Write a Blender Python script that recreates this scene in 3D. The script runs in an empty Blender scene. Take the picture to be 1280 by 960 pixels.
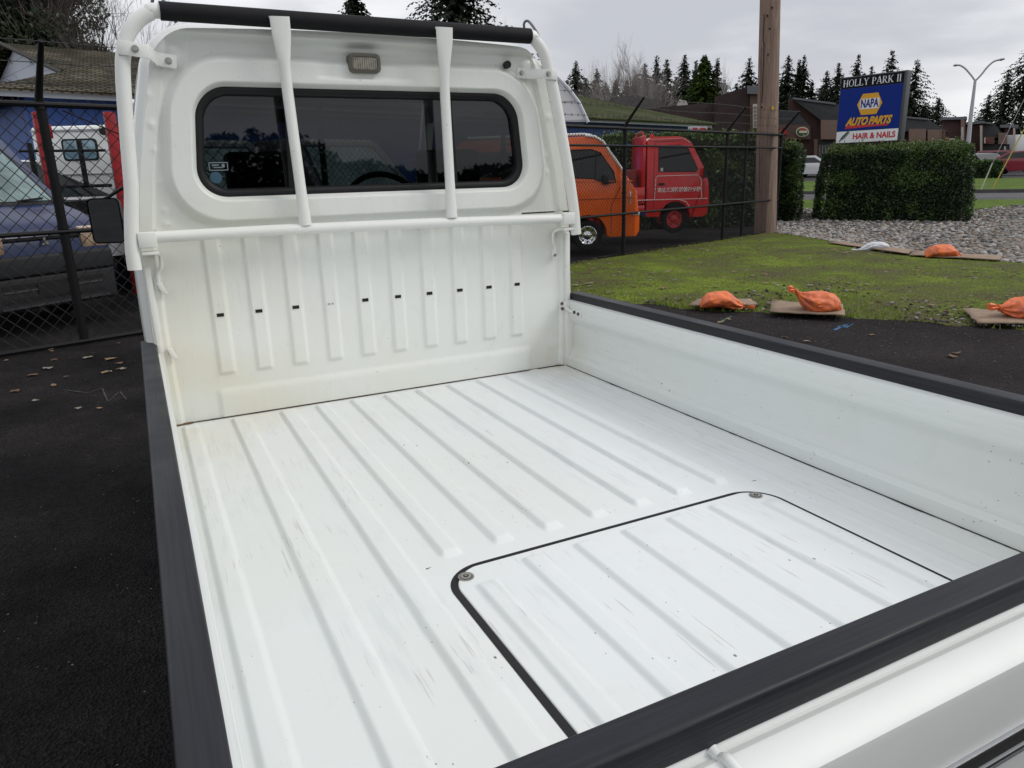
import bpy, bmesh, math, random
from mathutils import Vector, Matrix, noise
import numpy as np
rad = math.radians
SC = bpy.context.scene
COL = SC.collection
R0 = random.Random(7)
# ------------------------------------------------------------------ camera
BZ = 0.66                                    # height of the load floor above the ground
CAM = Vector((-0.03488, -0.45668, 0.73530 + BZ))
CR = Vector((0.89232344, -0.45063512, -0.02620811))
CU = Vector((0.14598232, 0.23315189, 0.96142049))
CF = Vector((0.42713937, 0.86172396, -0.27383166))
FPX = 918.39
cd = bpy.data.cameras.new('camera'); cam = bpy.data.objects.new('camera', cd); COL.objects.link(cam)
cd.sensor_width = 36; cd.lens = 36 * FPX / 1280; cd.clip_start = 0.02; cd.clip_end = 3000
cam.matrix_world = Matrix(((CR.x, CU.x, -CF.x, CAM.x), (CR.y, CU.y, -CF.y, CAM.y), (CR.z, CU.z, -CF.z, CAM.z), (0, 0, 0, 1)))
SC.camera = cam
# ------------------------------------------------------------------ sky and sun (overcast)
SUN_EL, SUN_AZ = rad(42), rad(118)           # azimuth from +Y clockwise: behind the truck, to the right
W = bpy.data.worlds.new('World'); SC.world = W; W.use_nodes = True
nt = W.node_tree; nt.nodes.clear(); N = nt.nodes.new; L = nt.links.new
out = N('ShaderNodeOutputWorld'); add = N('ShaderNodeAddShader')
sky = N('ShaderNodeTexSky'); sky.sky_type = 'NISHITA'; sky.sun_disc = False
sky.sun_elevation = SUN_EL; sky.sun_rotation = SUN_AZ
b1 = N('ShaderNodeBackground'); b1.inputs[1].default_value = 0.008; L(sky.outputs[0], b1.inputs[0])
b2 = N('ShaderNodeBackground')
tc = N('ShaderNodeTexCoord'); mp = N('ShaderNodeMapping'); mp.inputs['Scale'].default_value = (1, 1, 3.2)
L(tc.outputs['Generated'], mp.inputs[0])
nz = N('ShaderNodeTexNoise'); nz.inputs['Scale'].default_value = 2.3; nz.inputs['Detail'].default_value = 6; nz.inputs['Roughness'].default_value = .48
nz.inputs['Distortion'].default_value = .25
L(mp.outputs[0], nz.inputs['Vector'])
cr = N('ShaderNodeValToRGB'); cr.color_ramp.interpolation = 'EASE'
cr.color_ramp.elements[0].position = .36; cr.color_ramp.elements[0].color = (.47, .48, .515, 1)
cr.color_ramp.elements[1].position = .62; cr.color_ramp.elements[1].color = (.82, .825, .84, 1)
L(nz.outputs[0], cr.inputs[0])
sx = N('ShaderNodeSeparateXYZ'); L(tc.outputs['Generated'], sx.inputs[0])
mr = N('ShaderNodeMapRange'); mr.inputs[1].default_value = 0.12; mr.inputs[2].default_value = 1.0; mr.inputs[3].default_value = 1.0; mr.inputs[4].default_value = 1.15
L(sx.outputs[2], mr.inputs[0]); L(cr.outputs[0], b2.inputs[0]); L(mr.outputs[0], b2.inputs[1])
L(b1.outputs[0], add.inputs[0]); L(b2.outputs[0], add.inputs[1]); L(add.outputs[0], out.inputs[0])
sd = bpy.data.lights.new('sun', 'SUN'); so = bpy.data.objects.new('sun', sd); COL.objects.link(so)
sd.energy = 1.1; sd.angle = rad(22); sd.color = (1, .97, .92)
sdir = Vector((math.sin(SUN_AZ) * math.cos(SUN_EL), math.cos(SUN_AZ) * math.cos(SUN_EL), math.sin(SUN_EL)))
so.rotation_euler = sdir.to_track_quat('Z', 'Y').to_euler(); so.location = (0, 0, 30)
vs = SC.view_settings; vs.view_transform = 'Standard'; vs.look = 'None'; vs.exposure = 0.17; vs.gamma = 1
SC.render.engine = 'CYCLES'
SC.cycles.max_bounces = 8; SC.cycles.transparent_max_bounces = 24; SC.cycles.diffuse_bounces = 3; SC.cycles.glossy_bounces = 4

# ------------------------------------------------------------------ pixel helpers (photograph is 1280 x 960)
def ray(x, y): return CF + CR * ((x - 640) / FPX) + CU * ((480 - y) / FPX)
def at(x, y, D):
    d = ray(x, y); return CAM + d * (D / math.hypot(d.x, d.y))
def ground_e(r):
    S = lambda t: max(0, min(1, t)) ** 2 * (3 - 2 * max(0, min(1, t)))
    return .28 * S((r - 20) / 10) + .22 * S((r - 30) / 30)
def gz(x, y): return ground_e(math.hypot(x - CAM.x, y - CAM.y))

# ------------------------------------------------------------------ materials
MATS = {}
def mat(name, col, rough=.6, metal=0., var=0., vscale=3., bump=0., bscale=60., coat=0., spec=.5, col2=None, emit=0, stretch=None):
    if name in MATS: return MATS[name]
    m = bpy.data.materials.new(name); m.use_nodes = True; MATS[name] = m
    t = m.node_tree; p = t.nodes['Principled BSDF']; n = t.nodes.new; l = t.links.new
    p.inputs['Base Color'].default_value = (*col, 1); p.inputs['Roughness'].default_value = rough; p.inputs['Metallic'].default_value = metal
    p.inputs['Specular IOR Level'].default_value = spec
    if coat: p.inputs['Coat Weight'].default_value = coat; p.inputs['Coat Roughness'].default_value = .08
    if emit: p.inputs['Emission Color'].default_value = (*col, 1); p.inputs['Emission Strength'].default_value = emit
    co = n('ShaderNodeTexCoord').outputs['Object']
    if stretch:
        mm = n('ShaderNodeMapping'); mm.inputs['Scale'].default_value = stretch; l(co, mm.inputs[0]); co = mm.outputs[0]
    if var or col2:
        a = n('ShaderNodeTexNoise'); a.inputs['Scale'].default_value = vscale; a.inputs['Detail'].default_value = 5; a.inputs['Roughness'].default_value = .6; l(co, a.inputs['Vector'])
        c = n('ShaderNodeValToRGB'); c.color_ramp.elements[0].position = .36; c.color_ramp.elements[1].position = .64
        c2 = col2 or tuple(x * (1 - var) for x in col)
        c.color_ramp.elements[0].color = (*c2, 1); c.color_ramp.elements[1].color = (*col, 1)
        l(a.outputs[0], c.inputs[0]); l(c.outputs[0], p.inputs['Base Color'])
    if bump:
        b = n('ShaderNodeTexNoise'); b.inputs['Scale'].default_value = bscale; b.inputs['Detail'].default_value = 4; l(co, b.inputs['Vector'])
        bb = n('ShaderNodeBump'); bb.inputs['Strength'].default_value = bump; bb.inputs['Distance'].default_value = .01
        l(b.outputs[0], bb.inputs['Height']); l(bb.outputs[0], p.inputs['Normal'])
    return m

def bed_paint(name, base, stretch, scratch=1.0, dirt=0.5, rough=.32, chips=.5):
    """worn white paint: long scratches, chips and creamy grime"""
    m = bpy.data.materials.new(name); m.use_nodes = True; MATS[name] = m
    t = m.node_tree; p = t.nodes['Principled BSDF']; n = t.nodes.new; l = t.links.new
    co = n('ShaderNodeNewGeometry').outputs['Position']
    def noi(scale, detail, sc=(1, 1, 1), rot=0, dist=0):
        mm = n('ShaderNodeMapping'); mm.inputs['Scale'].default_value = sc; mm.inputs['Rotation'].default_value = (0, 0, rot); l(co, mm.inputs[0])
        a = n('ShaderNodeTexNoise'); a.inputs['Scale'].default_value = scale; a.inputs['Detail'].default_value = detail; a.inputs['Distortion'].default_value = dist
        l(mm.outputs[0], a.inputs['Vector']); return a.outputs[0]
    def rng(v, a, b):
        r = n('ShaderNodeMapRange'); r.interpolation_type = 'SMOOTHSTEP'; r.inputs[1].default_value = a; r.inputs[2].default_value = b; l(v, r.inputs[0]); return r.outputs[0]
    def mul(a, b):
        x = n('ShaderNodeMath'); x.operation = 'MULTIPLY'
        (l(a, x.inputs[0]) if not isinstance(a, float) else setattr(x.inputs[0], 'default_value', a)); (l(b, x.inputs[1]) if not isinstance(b, float) else setattr(x.inputs[1], 'default_value', b)); return x.outputs[0]
    def mix(c1, c2, f):
        x = n('ShaderNodeMix'); x.data_type = 'RGBA'
        (l(c1, x.inputs[6]) if not isinstance(c1, tuple) else setattr(x.inputs[6], 'default_value', (*c1, 1)))
        x.inputs[7].default_value = (*c2, 1); l(f, x.inputs[0]); return x.outputs[2]
    c = mix(base, tuple(v * k for v, k in zip(base, (.965, .955, .90))), mul(rng(noi(1.3, 4), .38, .66), dirt))
    c = mix(c, tuple(v * k for v, k in zip(base, (.90, .89, .84))), mul(rng(noi(14, 6, dist=.4), .54, .78), dirt * .6))
    s1 = mul(mul(rng(noi(260, 2, stretch), .60, .68), rng(noi(3.4, 4), .52, .64)), .30 * scratch)
    c = mix(c, (.42, .41, .38), s1)
    s2 = mul(mul(rng(noi(190, 2, stretch, .10), .63, .69), rng(noi(5.1, 3, dist=.5), .55, .64)), .42 * scratch)
    c = mix(c, tuple(v * .90 for v in base), mul(rng(noi(60, 5, tuple(max(q, .12) for q in stretch)), .50, .68), mul(rng(noi(2.1, 3), .45, .62), .8 * scratch)))
    c = mix(c, (.36, .35, .33), s2)
    v = n('ShaderNodeTexVoronoi'); v.inputs['Scale'].default_value = 26; 
    w = n('ShaderNodeMapping'); l(co, w.inputs[0]); w.inputs['Scale'].default_value = (1, .7, 1)
    l(w.outputs[0], v.inputs['Vector'])
    inv = n('ShaderNodeMapRange'); inv.inputs[1].default_value = .075; inv.inputs[2].default_value = .045; inv.inputs[3].default_value = 0; inv.inputs[4].default_value = 1; l(v.outputs['Distance'], inv.inputs[0])
    ch = mul(mul(inv.outputs[0], rng(noi(5.5, 4), .57, .61)), chips)
    c = mix(c, (.10, .085, .07), ch)
    v3 = n('ShaderNodeTexVoronoi'); v3.inputs['Scale'].default_value = 75; l(w.outputs[0], v3.inputs['Vector'])
    i3 = n('ShaderNodeMapRange'); i3.inputs[1].default_value = .12; i3.inputs[2].default_value = .06; i3.inputs[3].default_value = 0; i3.inputs[4].default_value = 1; l(v3.outputs['Distance'], i3.inputs[0])
    c = mix(c, (.16, .13, .10), mul(mul(i3.outputs[0], rng(noi(7.5, 5), .565, .60)), chips * .9))
    # grime that gathers in the front left corner of the load bed
    ln = n('ShaderNodeVectorMath'); ln.operation = 'DISTANCE'; l(co, ln.inputs[0]); ln.inputs[1].default_value = (0.0, 1.98, BZ)
    c = mix(c, (.66, .57, .36), mul(mul(rng_inv(n, l, ln.outputs['Value'], .8), rng(noi(3.2, 5), .22, .74)), dirt * .62))
    ln2 = n('ShaderNodeVectorMath'); ln2.operation = 'DISTANCE'; l(co, ln2.inputs[0]); ln2.inputs[1].default_value = (1.42, 1.98, BZ)
    c = mix(c, (.62, .55, .38), mul(mul(rng_inv(n, l, ln2.outputs['Value'], .3), rng(noi(9, 5), .3, .7)), dirt * .7))
    l(c, p.inputs['Base Color'])
    rr = n('ShaderNodeMapRange'); rr.inputs[3].default_value = rough - .05; rr.inputs[4].default_value = rough + .18; l(noi(3.5, 5), rr.inputs[0]); l(rr.outputs[0], p.inputs['Roughness'])
    bb = n('ShaderNodeBump'); bb.inputs['Strength'].default_value = .10; bb.inputs['Distance'].default_value = .02; l(noi(7, 3), bb.inputs['Height'])
    l(bb.outputs[0], p.inputs['Normal']); p.inputs['Specular IOR Level'].default_value = .42
    return m
def rng_inv(n, l, v, a):
    r = n('ShaderNodeMapRange'); r.interpolation_type = 'SMOOTHSTEP'; r.inputs[1].default_value = 0; r.inputs[2].default_value = a; r.inputs[3].default_value = 1; r.inputs[4].default_value = 0
    l(v, r.inputs[0]); return r.outputs[0]

def glass(name, tint=(.2, .22, .23), ior=1.5):
    m = bpy.data.materials.new(name); m.use_nodes = True; MATS[name] = m
    t = m.node_tree; t.nodes.clear(); n = t.nodes.new; l = t.links.new
    o = n('ShaderNodeOutputMaterial'); mx = n('ShaderNodeMixShader'); tr = n('ShaderNodeBsdfTransparent'); tr.inputs[0].default_value = (*tint, 1)
    g = n('ShaderNodeBsdfGlossy'); g.inputs['Roughness'].default_value = .015; g.inputs[0].default_value = (.95, .97, 1, 1)
    f = n('ShaderNodeFresnel'); f.inputs[0].default_value = ior
    l(f.outputs[0], mx.inputs[0]); l(tr.outputs[0], mx.inputs[1]); l(g.outputs[0], mx.inputs[2]); l(mx.outputs[0], o.inputs[0]); return m

WHITE = (.80, .82, .795)
m_floor = bed_paint('worn_white_floor', (.77, .80, .80), (1, .035, 1), 1.0, .6, .34, .9)
m_wall = bed_paint('worn_white_panel', (.78, .80, .765), (1, 1, .06), .35, .75, .30, .55)
m_gate = bed_paint('worn_white_gate', (.74, .775, .765), (.3, .05, 1.6), .45, .5, .30, .9)
m_body = mat('white_body_paint', (.78, .80, .775), .22, coat=.4, var=.03, vscale=5)
m_pipe = bed_paint('white_pipe_paint', (.80, .81, .78), (1, 1, 1), .25, .4, .30, .8)
m_foam = mat('black_foam', (.010, .010, .012), .7, spec=.25, bump=.12, bscale=40, var=.3, vscale=12)
m_rub = mat('black_rubber', (.009, .009, .010), .5, spec=.3, bump=.05)
m_dark = mat('dark_gap', (.012, .011, .010), .9)
m_rust = mat('rusty_grime', (.16, .09, .04), .9, var=.5, vscale=30)
def trim_mat(name='black_trim', sc=(38, 1.0, 38)):
    m = bpy.data.materials.new(name); m.use_nodes = True; MATS[name] = m
    t = m.node_tree; p = t.nodes['Principled BSDF']; n = t.nodes.new; l = t.links.new
    co = n('ShaderNodeNewGeometry').outputs['Position']
    mm = n('ShaderNodeMapping'); mm.inputs['Scale'].default_value = sc; l(co, mm.inputs[0])
    a = n('ShaderNodeTexNoise'); a.inputs['Scale'].default_value = 5; a.inputs['Detail'].default_value = 6; l(mm.outputs[0], a.inputs['Vector'])
    b = n('ShaderNodeTexNoise'); b.inputs['Scale'].default_value = 6; b.inputs['Detail'].default_value = 7; l(co, b.inputs['Vector'])
    c = n('ShaderNodeValToRGB'); c.color_ramp.elements[0].position = .40; c.color_ramp.elements[1].position = .82
    c.color_ramp.elements[0].color = (.0085, .009, .013, 1); c.color_ramp.elements[1].color = (.026, .028, .036, 1)
    ad = n('ShaderNodeMath'); ad.operation = 'MULTIPLY_ADD'; l(a.outputs[0], ad.inputs[0]); ad.inputs[1].default_value = .55
    mu = n('ShaderNodeMath'); mu.operation = 'MULTIPLY'; mu.inputs[1].default_value = .5; l(b.outputs[0], mu.inputs[0]); l(mu.outputs[0], ad.inputs[2])
    l(ad.outputs[0], c.inputs[0]); l(c.outputs[0], p.inputs['Base Color'])
    r = n('ShaderNodeMapRange'); r.inputs[1].default_value = .3; r.inputs[2].default_value = .7; r.inputs[3].default_value = .36; r.inputs[4].default_value = .6; l(b.outputs[0], r.inputs[0]); l(r.outputs[0], p.inputs['Roughness'])
    bb = n('ShaderNodeBump'); p.inputs['Specular IOR Level'].default_value = .3; bb.inputs['Strength'].default_value = .18; bb.inputs['Distance'].default_value = .01; l(ad.outputs[0], bb.inputs['Height']); l(bb.outputs[0], p.inputs['Normal'])
    return m
m_trim = trim_mat(); m_trim_b = trim_mat('black_trim_tailgate', (1.0, 38, 38))
m_steel = mat('galvanised_bolt', (.42, .41, .38), .4, .8, var=.3, vscale=60)
m_chrome = mat('chrome', (.75, .76, .78), .15, 1.)
m_glass = glass('tinted_glass', (.085, .092, .095), 1.5)
m_clear = glass('clear_glass', (.80, .88, .85), 1.5)
m_int = mat('cab_interior', (.03, .032, .036), .7)
m_head = mat('headliner', (.16, .165, .18), .9)
m_tyre = mat('tyre_rubber', (.009, .009, .010), .85, spec=.15, bump=.3, bscale=40)
m_black = mat('black_powdercoat', (.006, .006, .007), .55, spec=.22)

# ------------------------------------------------------------------ mesh builder
def world_origin(o):
    v = Vector((0, 0, 0))
    while o is not None: v += o.location; o = o.parent
    return v
class MB:
    def __init__(s): s.v = []; s.f = []; s.m = []; s.mats = []; s.cur = 0
    def use(s, m):
        if m not in s.mats: s.mats.append(m)
        s.cur = s.mats.index(m); return s
    def add(s, vs, fs):
        b = len(s.v); s.v += [tuple(p) for p in vs]; s.f += [tuple(i + b for i in f) for f in fs]; s.m += [s.cur] * len(fs); return s
    def box(s, a, b, taper=0):
        x0, y0, z0 = a; x1, y1, z1 = b
        t = taper
        return s.add([(x0, y0, z0), (x1, y0, z0), (x1, y1, z0), (x0, y1, z0), (x0 + t, y0 + t, z1), (x1 - t, y0 + t, z1), (x1 - t, y1 - t, z1), (x0 + t, y1 - t, z1)],
                     [(0, 3, 2, 1), (4, 5, 6, 7), (0, 1, 5, 4), (1, 2, 6, 5), (2, 3, 7, 6), (3, 0, 4, 7)])
    def obox(s, c, u, v, w):     # centre and three half vectors
        c = Vector(c); u = Vector(u); v = Vector(v); w = Vector(w)
        P = [c + a * u + b * v + d * w for d in (-1, 1) for a, b in ((-1, -1), (1, -1), (1, 1), (-1, 1))]
        return s.add(P, [(0, 3, 2, 1), (4, 5, 6, 7), (0, 1, 5, 4), (1, 2, 6, 5), (2, 3, 7, 6), (3, 0, 4, 7)])
    def tube(s, pts, r, n=12, caps=True, flat=None):
        pts = [Vector(p) for p in pts]; k = len(pts); rs = r if isinstance(r, (list, tuple)) else [r] * k
        up = None; rings = []
        for i in range(k):
            t = (pts[min(i + 1, k - 1)] - pts[max(i - 1, 0)]).normalized()
            if up is None:
                up = Vector((0, 0, 1)) if abs(t.z) < .9 else Vector((0, 1, 0))
            a = (up - t * up.dot(t)).normalized(); up = a; b = t.cross(a)
            fa, fb = (flat[i] if flat else (1, 1))
            rings.append([pts[i] + (a * math.cos(2 * math.pi * j / n) * fa + b * math.sin(2 * math.pi * j / n) * fb) * rs[i] for j in range(n)])
        vs = [p for q in rings for p in q]
        fs = [(i * n + j, i * n + (j + 1) % n, (i + 1) * n + (j + 1) % n, (i + 1) * n + j) for i in range(k - 1) for j in range(n)]
        if caps: fs += [tuple(range(n))[::-1], tuple((k - 1) * n + j for j in range(n))]
        return s.add(vs, fs)
    def prism(s, poly, off):     # planar polygon (3D points) swept by off
        off = Vector(off); k = len(poly); P = [Vector(p) for p in poly]
        return s.add(P + [p + off for p in P], [tuple(range(k))[::-1], tuple(range(k, 2 * k))] + [(i, (i + 1) % k, k + (i + 1) % k, k + i) for i in range(k)])
    def grid(s, rows, close=False):
        nr = len(rows); nc = len(rows[0]); vs = [p for r in rows for p in r]; fs = []
        for i in range(nr - 1):
            for j in range(nc if close else nc - 1):
                j2 = (j + 1) % nc; fs.append((i * nc + j, i * nc + j2, (i + 1) * nc + j2, (i + 1) * nc + j))
        return s.add(vs, fs)
    def build(s, name, m=None, parent=None, smooth=False, bevel=0, seg=2, local=False, auto=None, weld=False, recalc=True):
        me = bpy.data.meshes.new(name); o = bpy.data.objects.new(name, me); COL.objects.link(o)
        off = Vector((0, 0, 0))
        if parent is not None:
            if not local: off = world_origin(parent)
        me.from_pydata([(a - off.x, b - off.y, c - off.z) for a, b, c in s.v], [], s.f)
        for mm in (s.mats or ([m] if m else [])): me.materials.append(mm)
        if s.mats: me.polygons.foreach_set('material_index', s.m)
        if parent is not None: o.parent = parent
        if weld or recalc or bevel:
            bm = bmesh.new(); bm.from_mesh(me)
            if weld: bmesh.ops.remove_doubles(bm, verts=bm.verts, dist=1e-5)
            if recalc: bmesh.ops.recalc_face_normals(bm, faces=bm.faces)
            if bevel:
                es = [e for e in bm.edges if len(e.link_faces) == 2 and e.calc_face_angle(0) > .6]
                bmesh.ops.bevel(bm, geom=es, offset=bevel, segments=seg, profile=.5, affect='EDGES', clamp_overlap=True)
            bm.to_mesh(me); bm.free()
        if smooth or bevel:
            me.polygons.foreach_set('use_smooth', [True] * len(me.polygons))
            if auto is None: auto = 40
            me.set_sharp_from_angle(angle=rad(auto))
        return o
def pivot(o):
    """move a top-level mesh's origin to its base centre"""
    me = o.data; n = len(me.vertices); a = np.empty(n * 3); me.vertices.foreach_get('co', a); a = a.reshape(-1, 3)
    c = Vector(((a[:, 0].min() + a[:, 0].max()) / 2, (a[:, 1].min() + a[:, 1].max()) / 2, a[:, 2].min()))
    me.vertices.foreach_set('co', (a - np.array(c)).ravel()); o.location = c; me.update(); return o
def tag(o, label, cat, group=None):
    o['label'] = label; o['category'] = cat
    if group: o['group'] = group
    if o.type == 'MESH' and o.parent is None and o.location.length == 0 and o.rotation_euler.z == 0: pivot(o)
    return o
def thing(name, label, cat, loc=(0, 0, 0), rz=0, group=None):
    o = bpy.data.objects.new(name, None); COL.objects.link(o); o.empty_display_size = .2; o.location = loc; o.rotation_euler = (0, 0, rz)
    return tag(o, label, cat, group)
def struct(o, kind='structure'): o['kind'] = kind; return o
def rrect(cx, cz, hx, hz, r, n=10, taper=0):
    pts = []
    for sx_, sz_, a0 in ((1, 1, 0), (-1, 1, 90), (-1, -1, 180), (1, -1, 270)):
        for i in range(n + 1):
            a = rad(a0 + 90 * i / n); z = cz + sz_ * (hz - r) + r * math.sin(a); x = cx + sx_ * (hx - r) + r * math.cos(a)
            pts.append((cx + (x - cx) * (1 - taper * (z - cz) / hz), z))
    return pts
def sm(t): t = max(0., min(1., t)); return t * t * (3 - 2 * t)

def text_mesh(body, size, name, m, parent, mtx, ext=.004, bold=0., shear=0., sx=1., spacing=1., align='CENTER'):
    cu = bpy.data.curves.new(name, 'FONT'); cu.body = body; cu.size = size; cu.extrude = ext; cu.offset = bold; cu.shear = shear; cu.space_character = spacing
    cu.align_x = align; cu.align_y = 'CENTER'; cu.resolution_u = 3
    t = bpy.data.objects.new('tmp', cu); COL.objects.link(t)
    dg = bpy.context.evaluated_depsgraph_get(); dg.update()
    me = bpy.data.meshes.new_from_object(t.evaluated_get(dg)); COL.objects.unlink(t); bpy.data.objects.remove(t)
    me.transform(mtx @ Matrix.Diagonal((sx, 1, 1, 1))); me.materials.clear(); me.materials.append(m); me.name = name
    o = bpy.data.objects.new(name, me); COL.objects.link(o); o.parent = parent
    return o

# ================================================================== GROUND
def asphalt_mat(name, c1, c2, grit, sc=1.):
    m = bpy.data.materials.new(name); m.use_nodes = True; MATS[name] = m
    t = m.node_tree; p = t.nodes['Principled BSDF']; n = t.nodes.new; l = t.links.new
    co = n('ShaderNodeNewGeometry').outputs['Position']
    def noi(s, d): 
        a = n('ShaderNodeTexNoise'); a.inputs['Scale'].default_value = s; a.inputs['Detail'].default_value = d; a.inputs['Roughness'].default_value = .65; l(co, a.inputs['Vector']); return a
    a = noi(.9 * sc, 6); c = n('ShaderNodeValToRGB'); c.color_ramp.elements[0].position = .35; c.color_ramp.elements[1].position = .7
    c.color_ramp.elements[0].color = (*c1, 1); c.color_ramp.elements[1].color = (*c2, 1); l(a.outputs[0], c.inputs[0])
    v = n('ShaderNodeTexVoronoi'); v.inputs['Scale'].default_value = 110 * sc; l(co, v.inputs['Vector'])
    k = n('ShaderNodeValToRGB'); k.color_ramp.elements[0].position = .0; k.color_ramp.elements[1].position = 1.
    k.color_ramp.elements[0].color = (.45, .45, .45, 1); k.color_ramp.elements[1].color = (1.7, 1.65, 1.6, 1); l(v.outputs['Color'], k.inputs[0])
    x = n('ShaderNodeMix'); x.data_type = 'RGBA'; x.blend_type = 'MULTIPLY'; x.inputs[0].default_value = 1; l(c.outputs[0], x.inputs[6]); l(k.outputs[0], x.inputs[7])
    # scattered pale specks
    v2 = n('ShaderNodeTexVoronoi'); v2.inputs['Scale'].default_value = 33 * sc; l(co, v2.inputs['Vector'])
    sp = n('ShaderNodeMapRange'); sp.inputs[1].default_value = .13; sp.inputs[2].default_value = .09; sp.inputs[3].default_value = 0; sp.inputs[4].default_value = 1; l(v2.outputs['Distance'], sp.inputs[0])
    sk = n('ShaderNodeMapRange'); sk.inputs[1].default_value = .56; sk.inputs[2].default_value = .60; l(noi(6 * sc, 3).outputs[0], sk.inputs[0])
    mu = n('ShaderNodeMath'); mu.operation = 'MULTIPLY'; l(sp.outputs[0], mu.inputs[0]); l(sk.outputs[0], mu.inputs[1])
    y = n('ShaderNodeMix'); y.data_type = 'RGBA'; l(mu.outputs[0], y.inputs[0]); l(x.outputs[2], y.inputs[6]); y.inputs[7].default_value = (grit, grit * .96, grit * .88, 1)
    l(y.outputs[2], p.inputs['Base Color']); p.inputs['Roughness'].default_value = .95; p.inputs['Specular IOR Level'].default_value = .10
    bb = n('ShaderNodeBump'); bb.inputs['Strength'].default_value = .85; bb.inputs['Distance'].default_value = .012; l(v.outputs['Distance'], bb.inputs['Height']); l(bb.outputs[0], p.inputs['Normal'])
    return m
m_asph = asphalt_mat('dark_asphalt', (.006, .0058, .0065), (.028, .025, .026), .18)
m_lot = asphalt_mat('far_asphalt', (.045, .045, .05), (.07, .07, .075), .15, .4)
m_road = asphalt_mat('road_asphalt', (.09, .09, .10), (.13, .13, .14), .2, .4)
def grass_mat(name, cs, sc=1.):
    m = bpy.data.materials.new(name); m.use_nodes = True; MATS[name] = m
    t = m.node_tree; p = t.nodes['Principled BSDF']; n = t.nodes.new; l = t.links.new
    co = n('ShaderNodeNewGeometry').outputs['Position']
    a = n('ShaderNodeTexNoise'); a.inputs['Scale'].default_value = .85 * sc; a.inputs['Detail'].default_value = 8; a.inputs['Roughness'].default_value = .7; l(co, a.inputs['Vector'])
    c = n('ShaderNodeValToRGB'); e = c.color_ramp.elements; e[0].position = .34; e[1].position = .64
    e[0].color = (*cs[0], 1); e[1].color = (*cs[2], 1); q = e.new(.5); q.color = (*cs[1], 1); l(a.outputs[0], c.inputs[0])
    b = n('ShaderNodeTexNoise'); b.inputs['Scale'].default_value = 38 * sc; b.inputs['Detail'].default_value = 4; l(co, b.inputs['Vector'])
    k = n('ShaderNodeValToRGB'); k.color_ramp.elements[0].position = .3; k.color_ramp.elements[1].position = .7; k.color_ramp.elements[0].color = (.35, .33, .3, 1); k.color_ramp.elements[1].color = (1.4, 1.4, 1.3, 1); l(b.outputs[0], k.inputs[0])
    x = n('ShaderNodeMix'); x.data_type = 'RGBA'; x.blend_type = 'MULTIPLY'; x.inputs[0].default_value = 1; l(c.outputs[0], x.inputs[6]); l(k.outputs[0], x.inputs[7])
    l(x.outputs[2], p.inputs['Base Color']); p.inputs['Roughness'].default_value = .95; p.inputs['Specular IOR Level'].default_value = .15
    bb = n('ShaderNodeBump'); bb.inputs['Strength'].default_value = 1; bb.inputs['Distance'].default_value = .02; l(b.outputs[0], bb.inputs['Height']); l(bb.outputs[0], p.inputs['Normal'])
    return m
m_grass = grass_mat('mossy_grass', ((.095, .080, .050), (.105, .130, .026), (.155, .215, .026)))
m_lawn = grass_mat('lawn', ((.065, .115, .018), (.09, .145, .022), (.105, .165, .026)), .5)

g = MB(); rows = []
for r in [0, 3, 6, 10, 15, 20, 22, 24, 26, 28, 30, 33, 36, 40, 45, 50, 55, 60, 80, 120, 200, 500, 1500]:
    rows.append([(CAM.x + r * math.cos(a * math.pi / 48), CAM.y + r * math.sin(a * math.pi / 48), ground_e(r) - (.05 if r > 24 else 0)) for a in range(96)])
g.grid(rows, close=True); struct(g.build('ground', m_asph, smooth=True))

def resample(pts, n):
    pts = [Vector((p[0], p[1], 0)) for p in pts]; d = [0]
    for a, b in zip(pts, pts[1:]): d.append(d[-1] + (b - a).length)
    o = []
    for i in range(n):
        t = d[-1] * i / (n - 1); k = 0
        while k < len(d) - 2 and d[k + 1] < t: k += 1
        o.append(pts[k].lerp(pts[k + 1], (t - d[k]) / max(d[k + 1] - d[k], 1e-6)))
    return o
def strip(name, near, far, m, off, nu=80, nv=14, ragged=0, hump=0):
    A = resample(near, nu); B = resample(far, nu); mb = MB(); rows = []
    for j in range(nv):
        row = []
        for i in range(nu):
            t = j / (nv - 1); p = A[i].lerp(B[i], t)
            if ragged and j == 0:
                k = noise.noise(Vector((p.x * 3, p.y * 3, 0))) * ragged + noise.noise(Vector((p.x * 11, p.y * 11, 5))) * ragged * .5; p = p + (A[i] - B[i]).normalized() * k
            e = gz(p.x, p.y) + off + hump * sm(t * 4) * sm((1 - t) * 4 + .3) * (1 + .6 * noise.noise(Vector((p.x * .8, p.y * .8, 1))))
            row.append((p.x, p.y, e if j else e - off * .9))
        rows.append(row)
    mb.grid(rows); return struct(mb.build(name, m, smooth=True)), (A, B)
near_g = [(2.6, 8.1), (4.4, 7.2), (4.75, 6.2), (4.94, 5.44), (5.46, 4.86), (6.05, 4.05), (6.36, 3.48), (6.56, 3.06), (7.6, -3)]
far_g = [(3.6, 8.72), (6.4, 9.7), (9.6, 10.8), (12.6, 11.8), (11.75, 9.46), (10.9, 7.8), (10.84, 6.9), (10.9, 6.0), (12.6, -3)]
verge, (VA, VB) = strip('grass_verge', near_g, far_g, m_grass, .012, 160, 40, ragged=.22, hump=.03)
m_shoul = asphalt_mat('gravelly_asphalt', (.020, .018, .019), (.036, .032, .034), .12)
strip('gravel_shoulder', [(1.62, 9), (1.62, 6), (1.62, 4), (1.62, 2), (1.7, 0), (1.9, -3.5)], [(4.0, 7.9), (5.1, 6.4), (5.3, 5.3), (6.3, 4.3), (7.0, 3.2), (8, -3.5)], m_shoul, .004, 60, 10)
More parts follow.
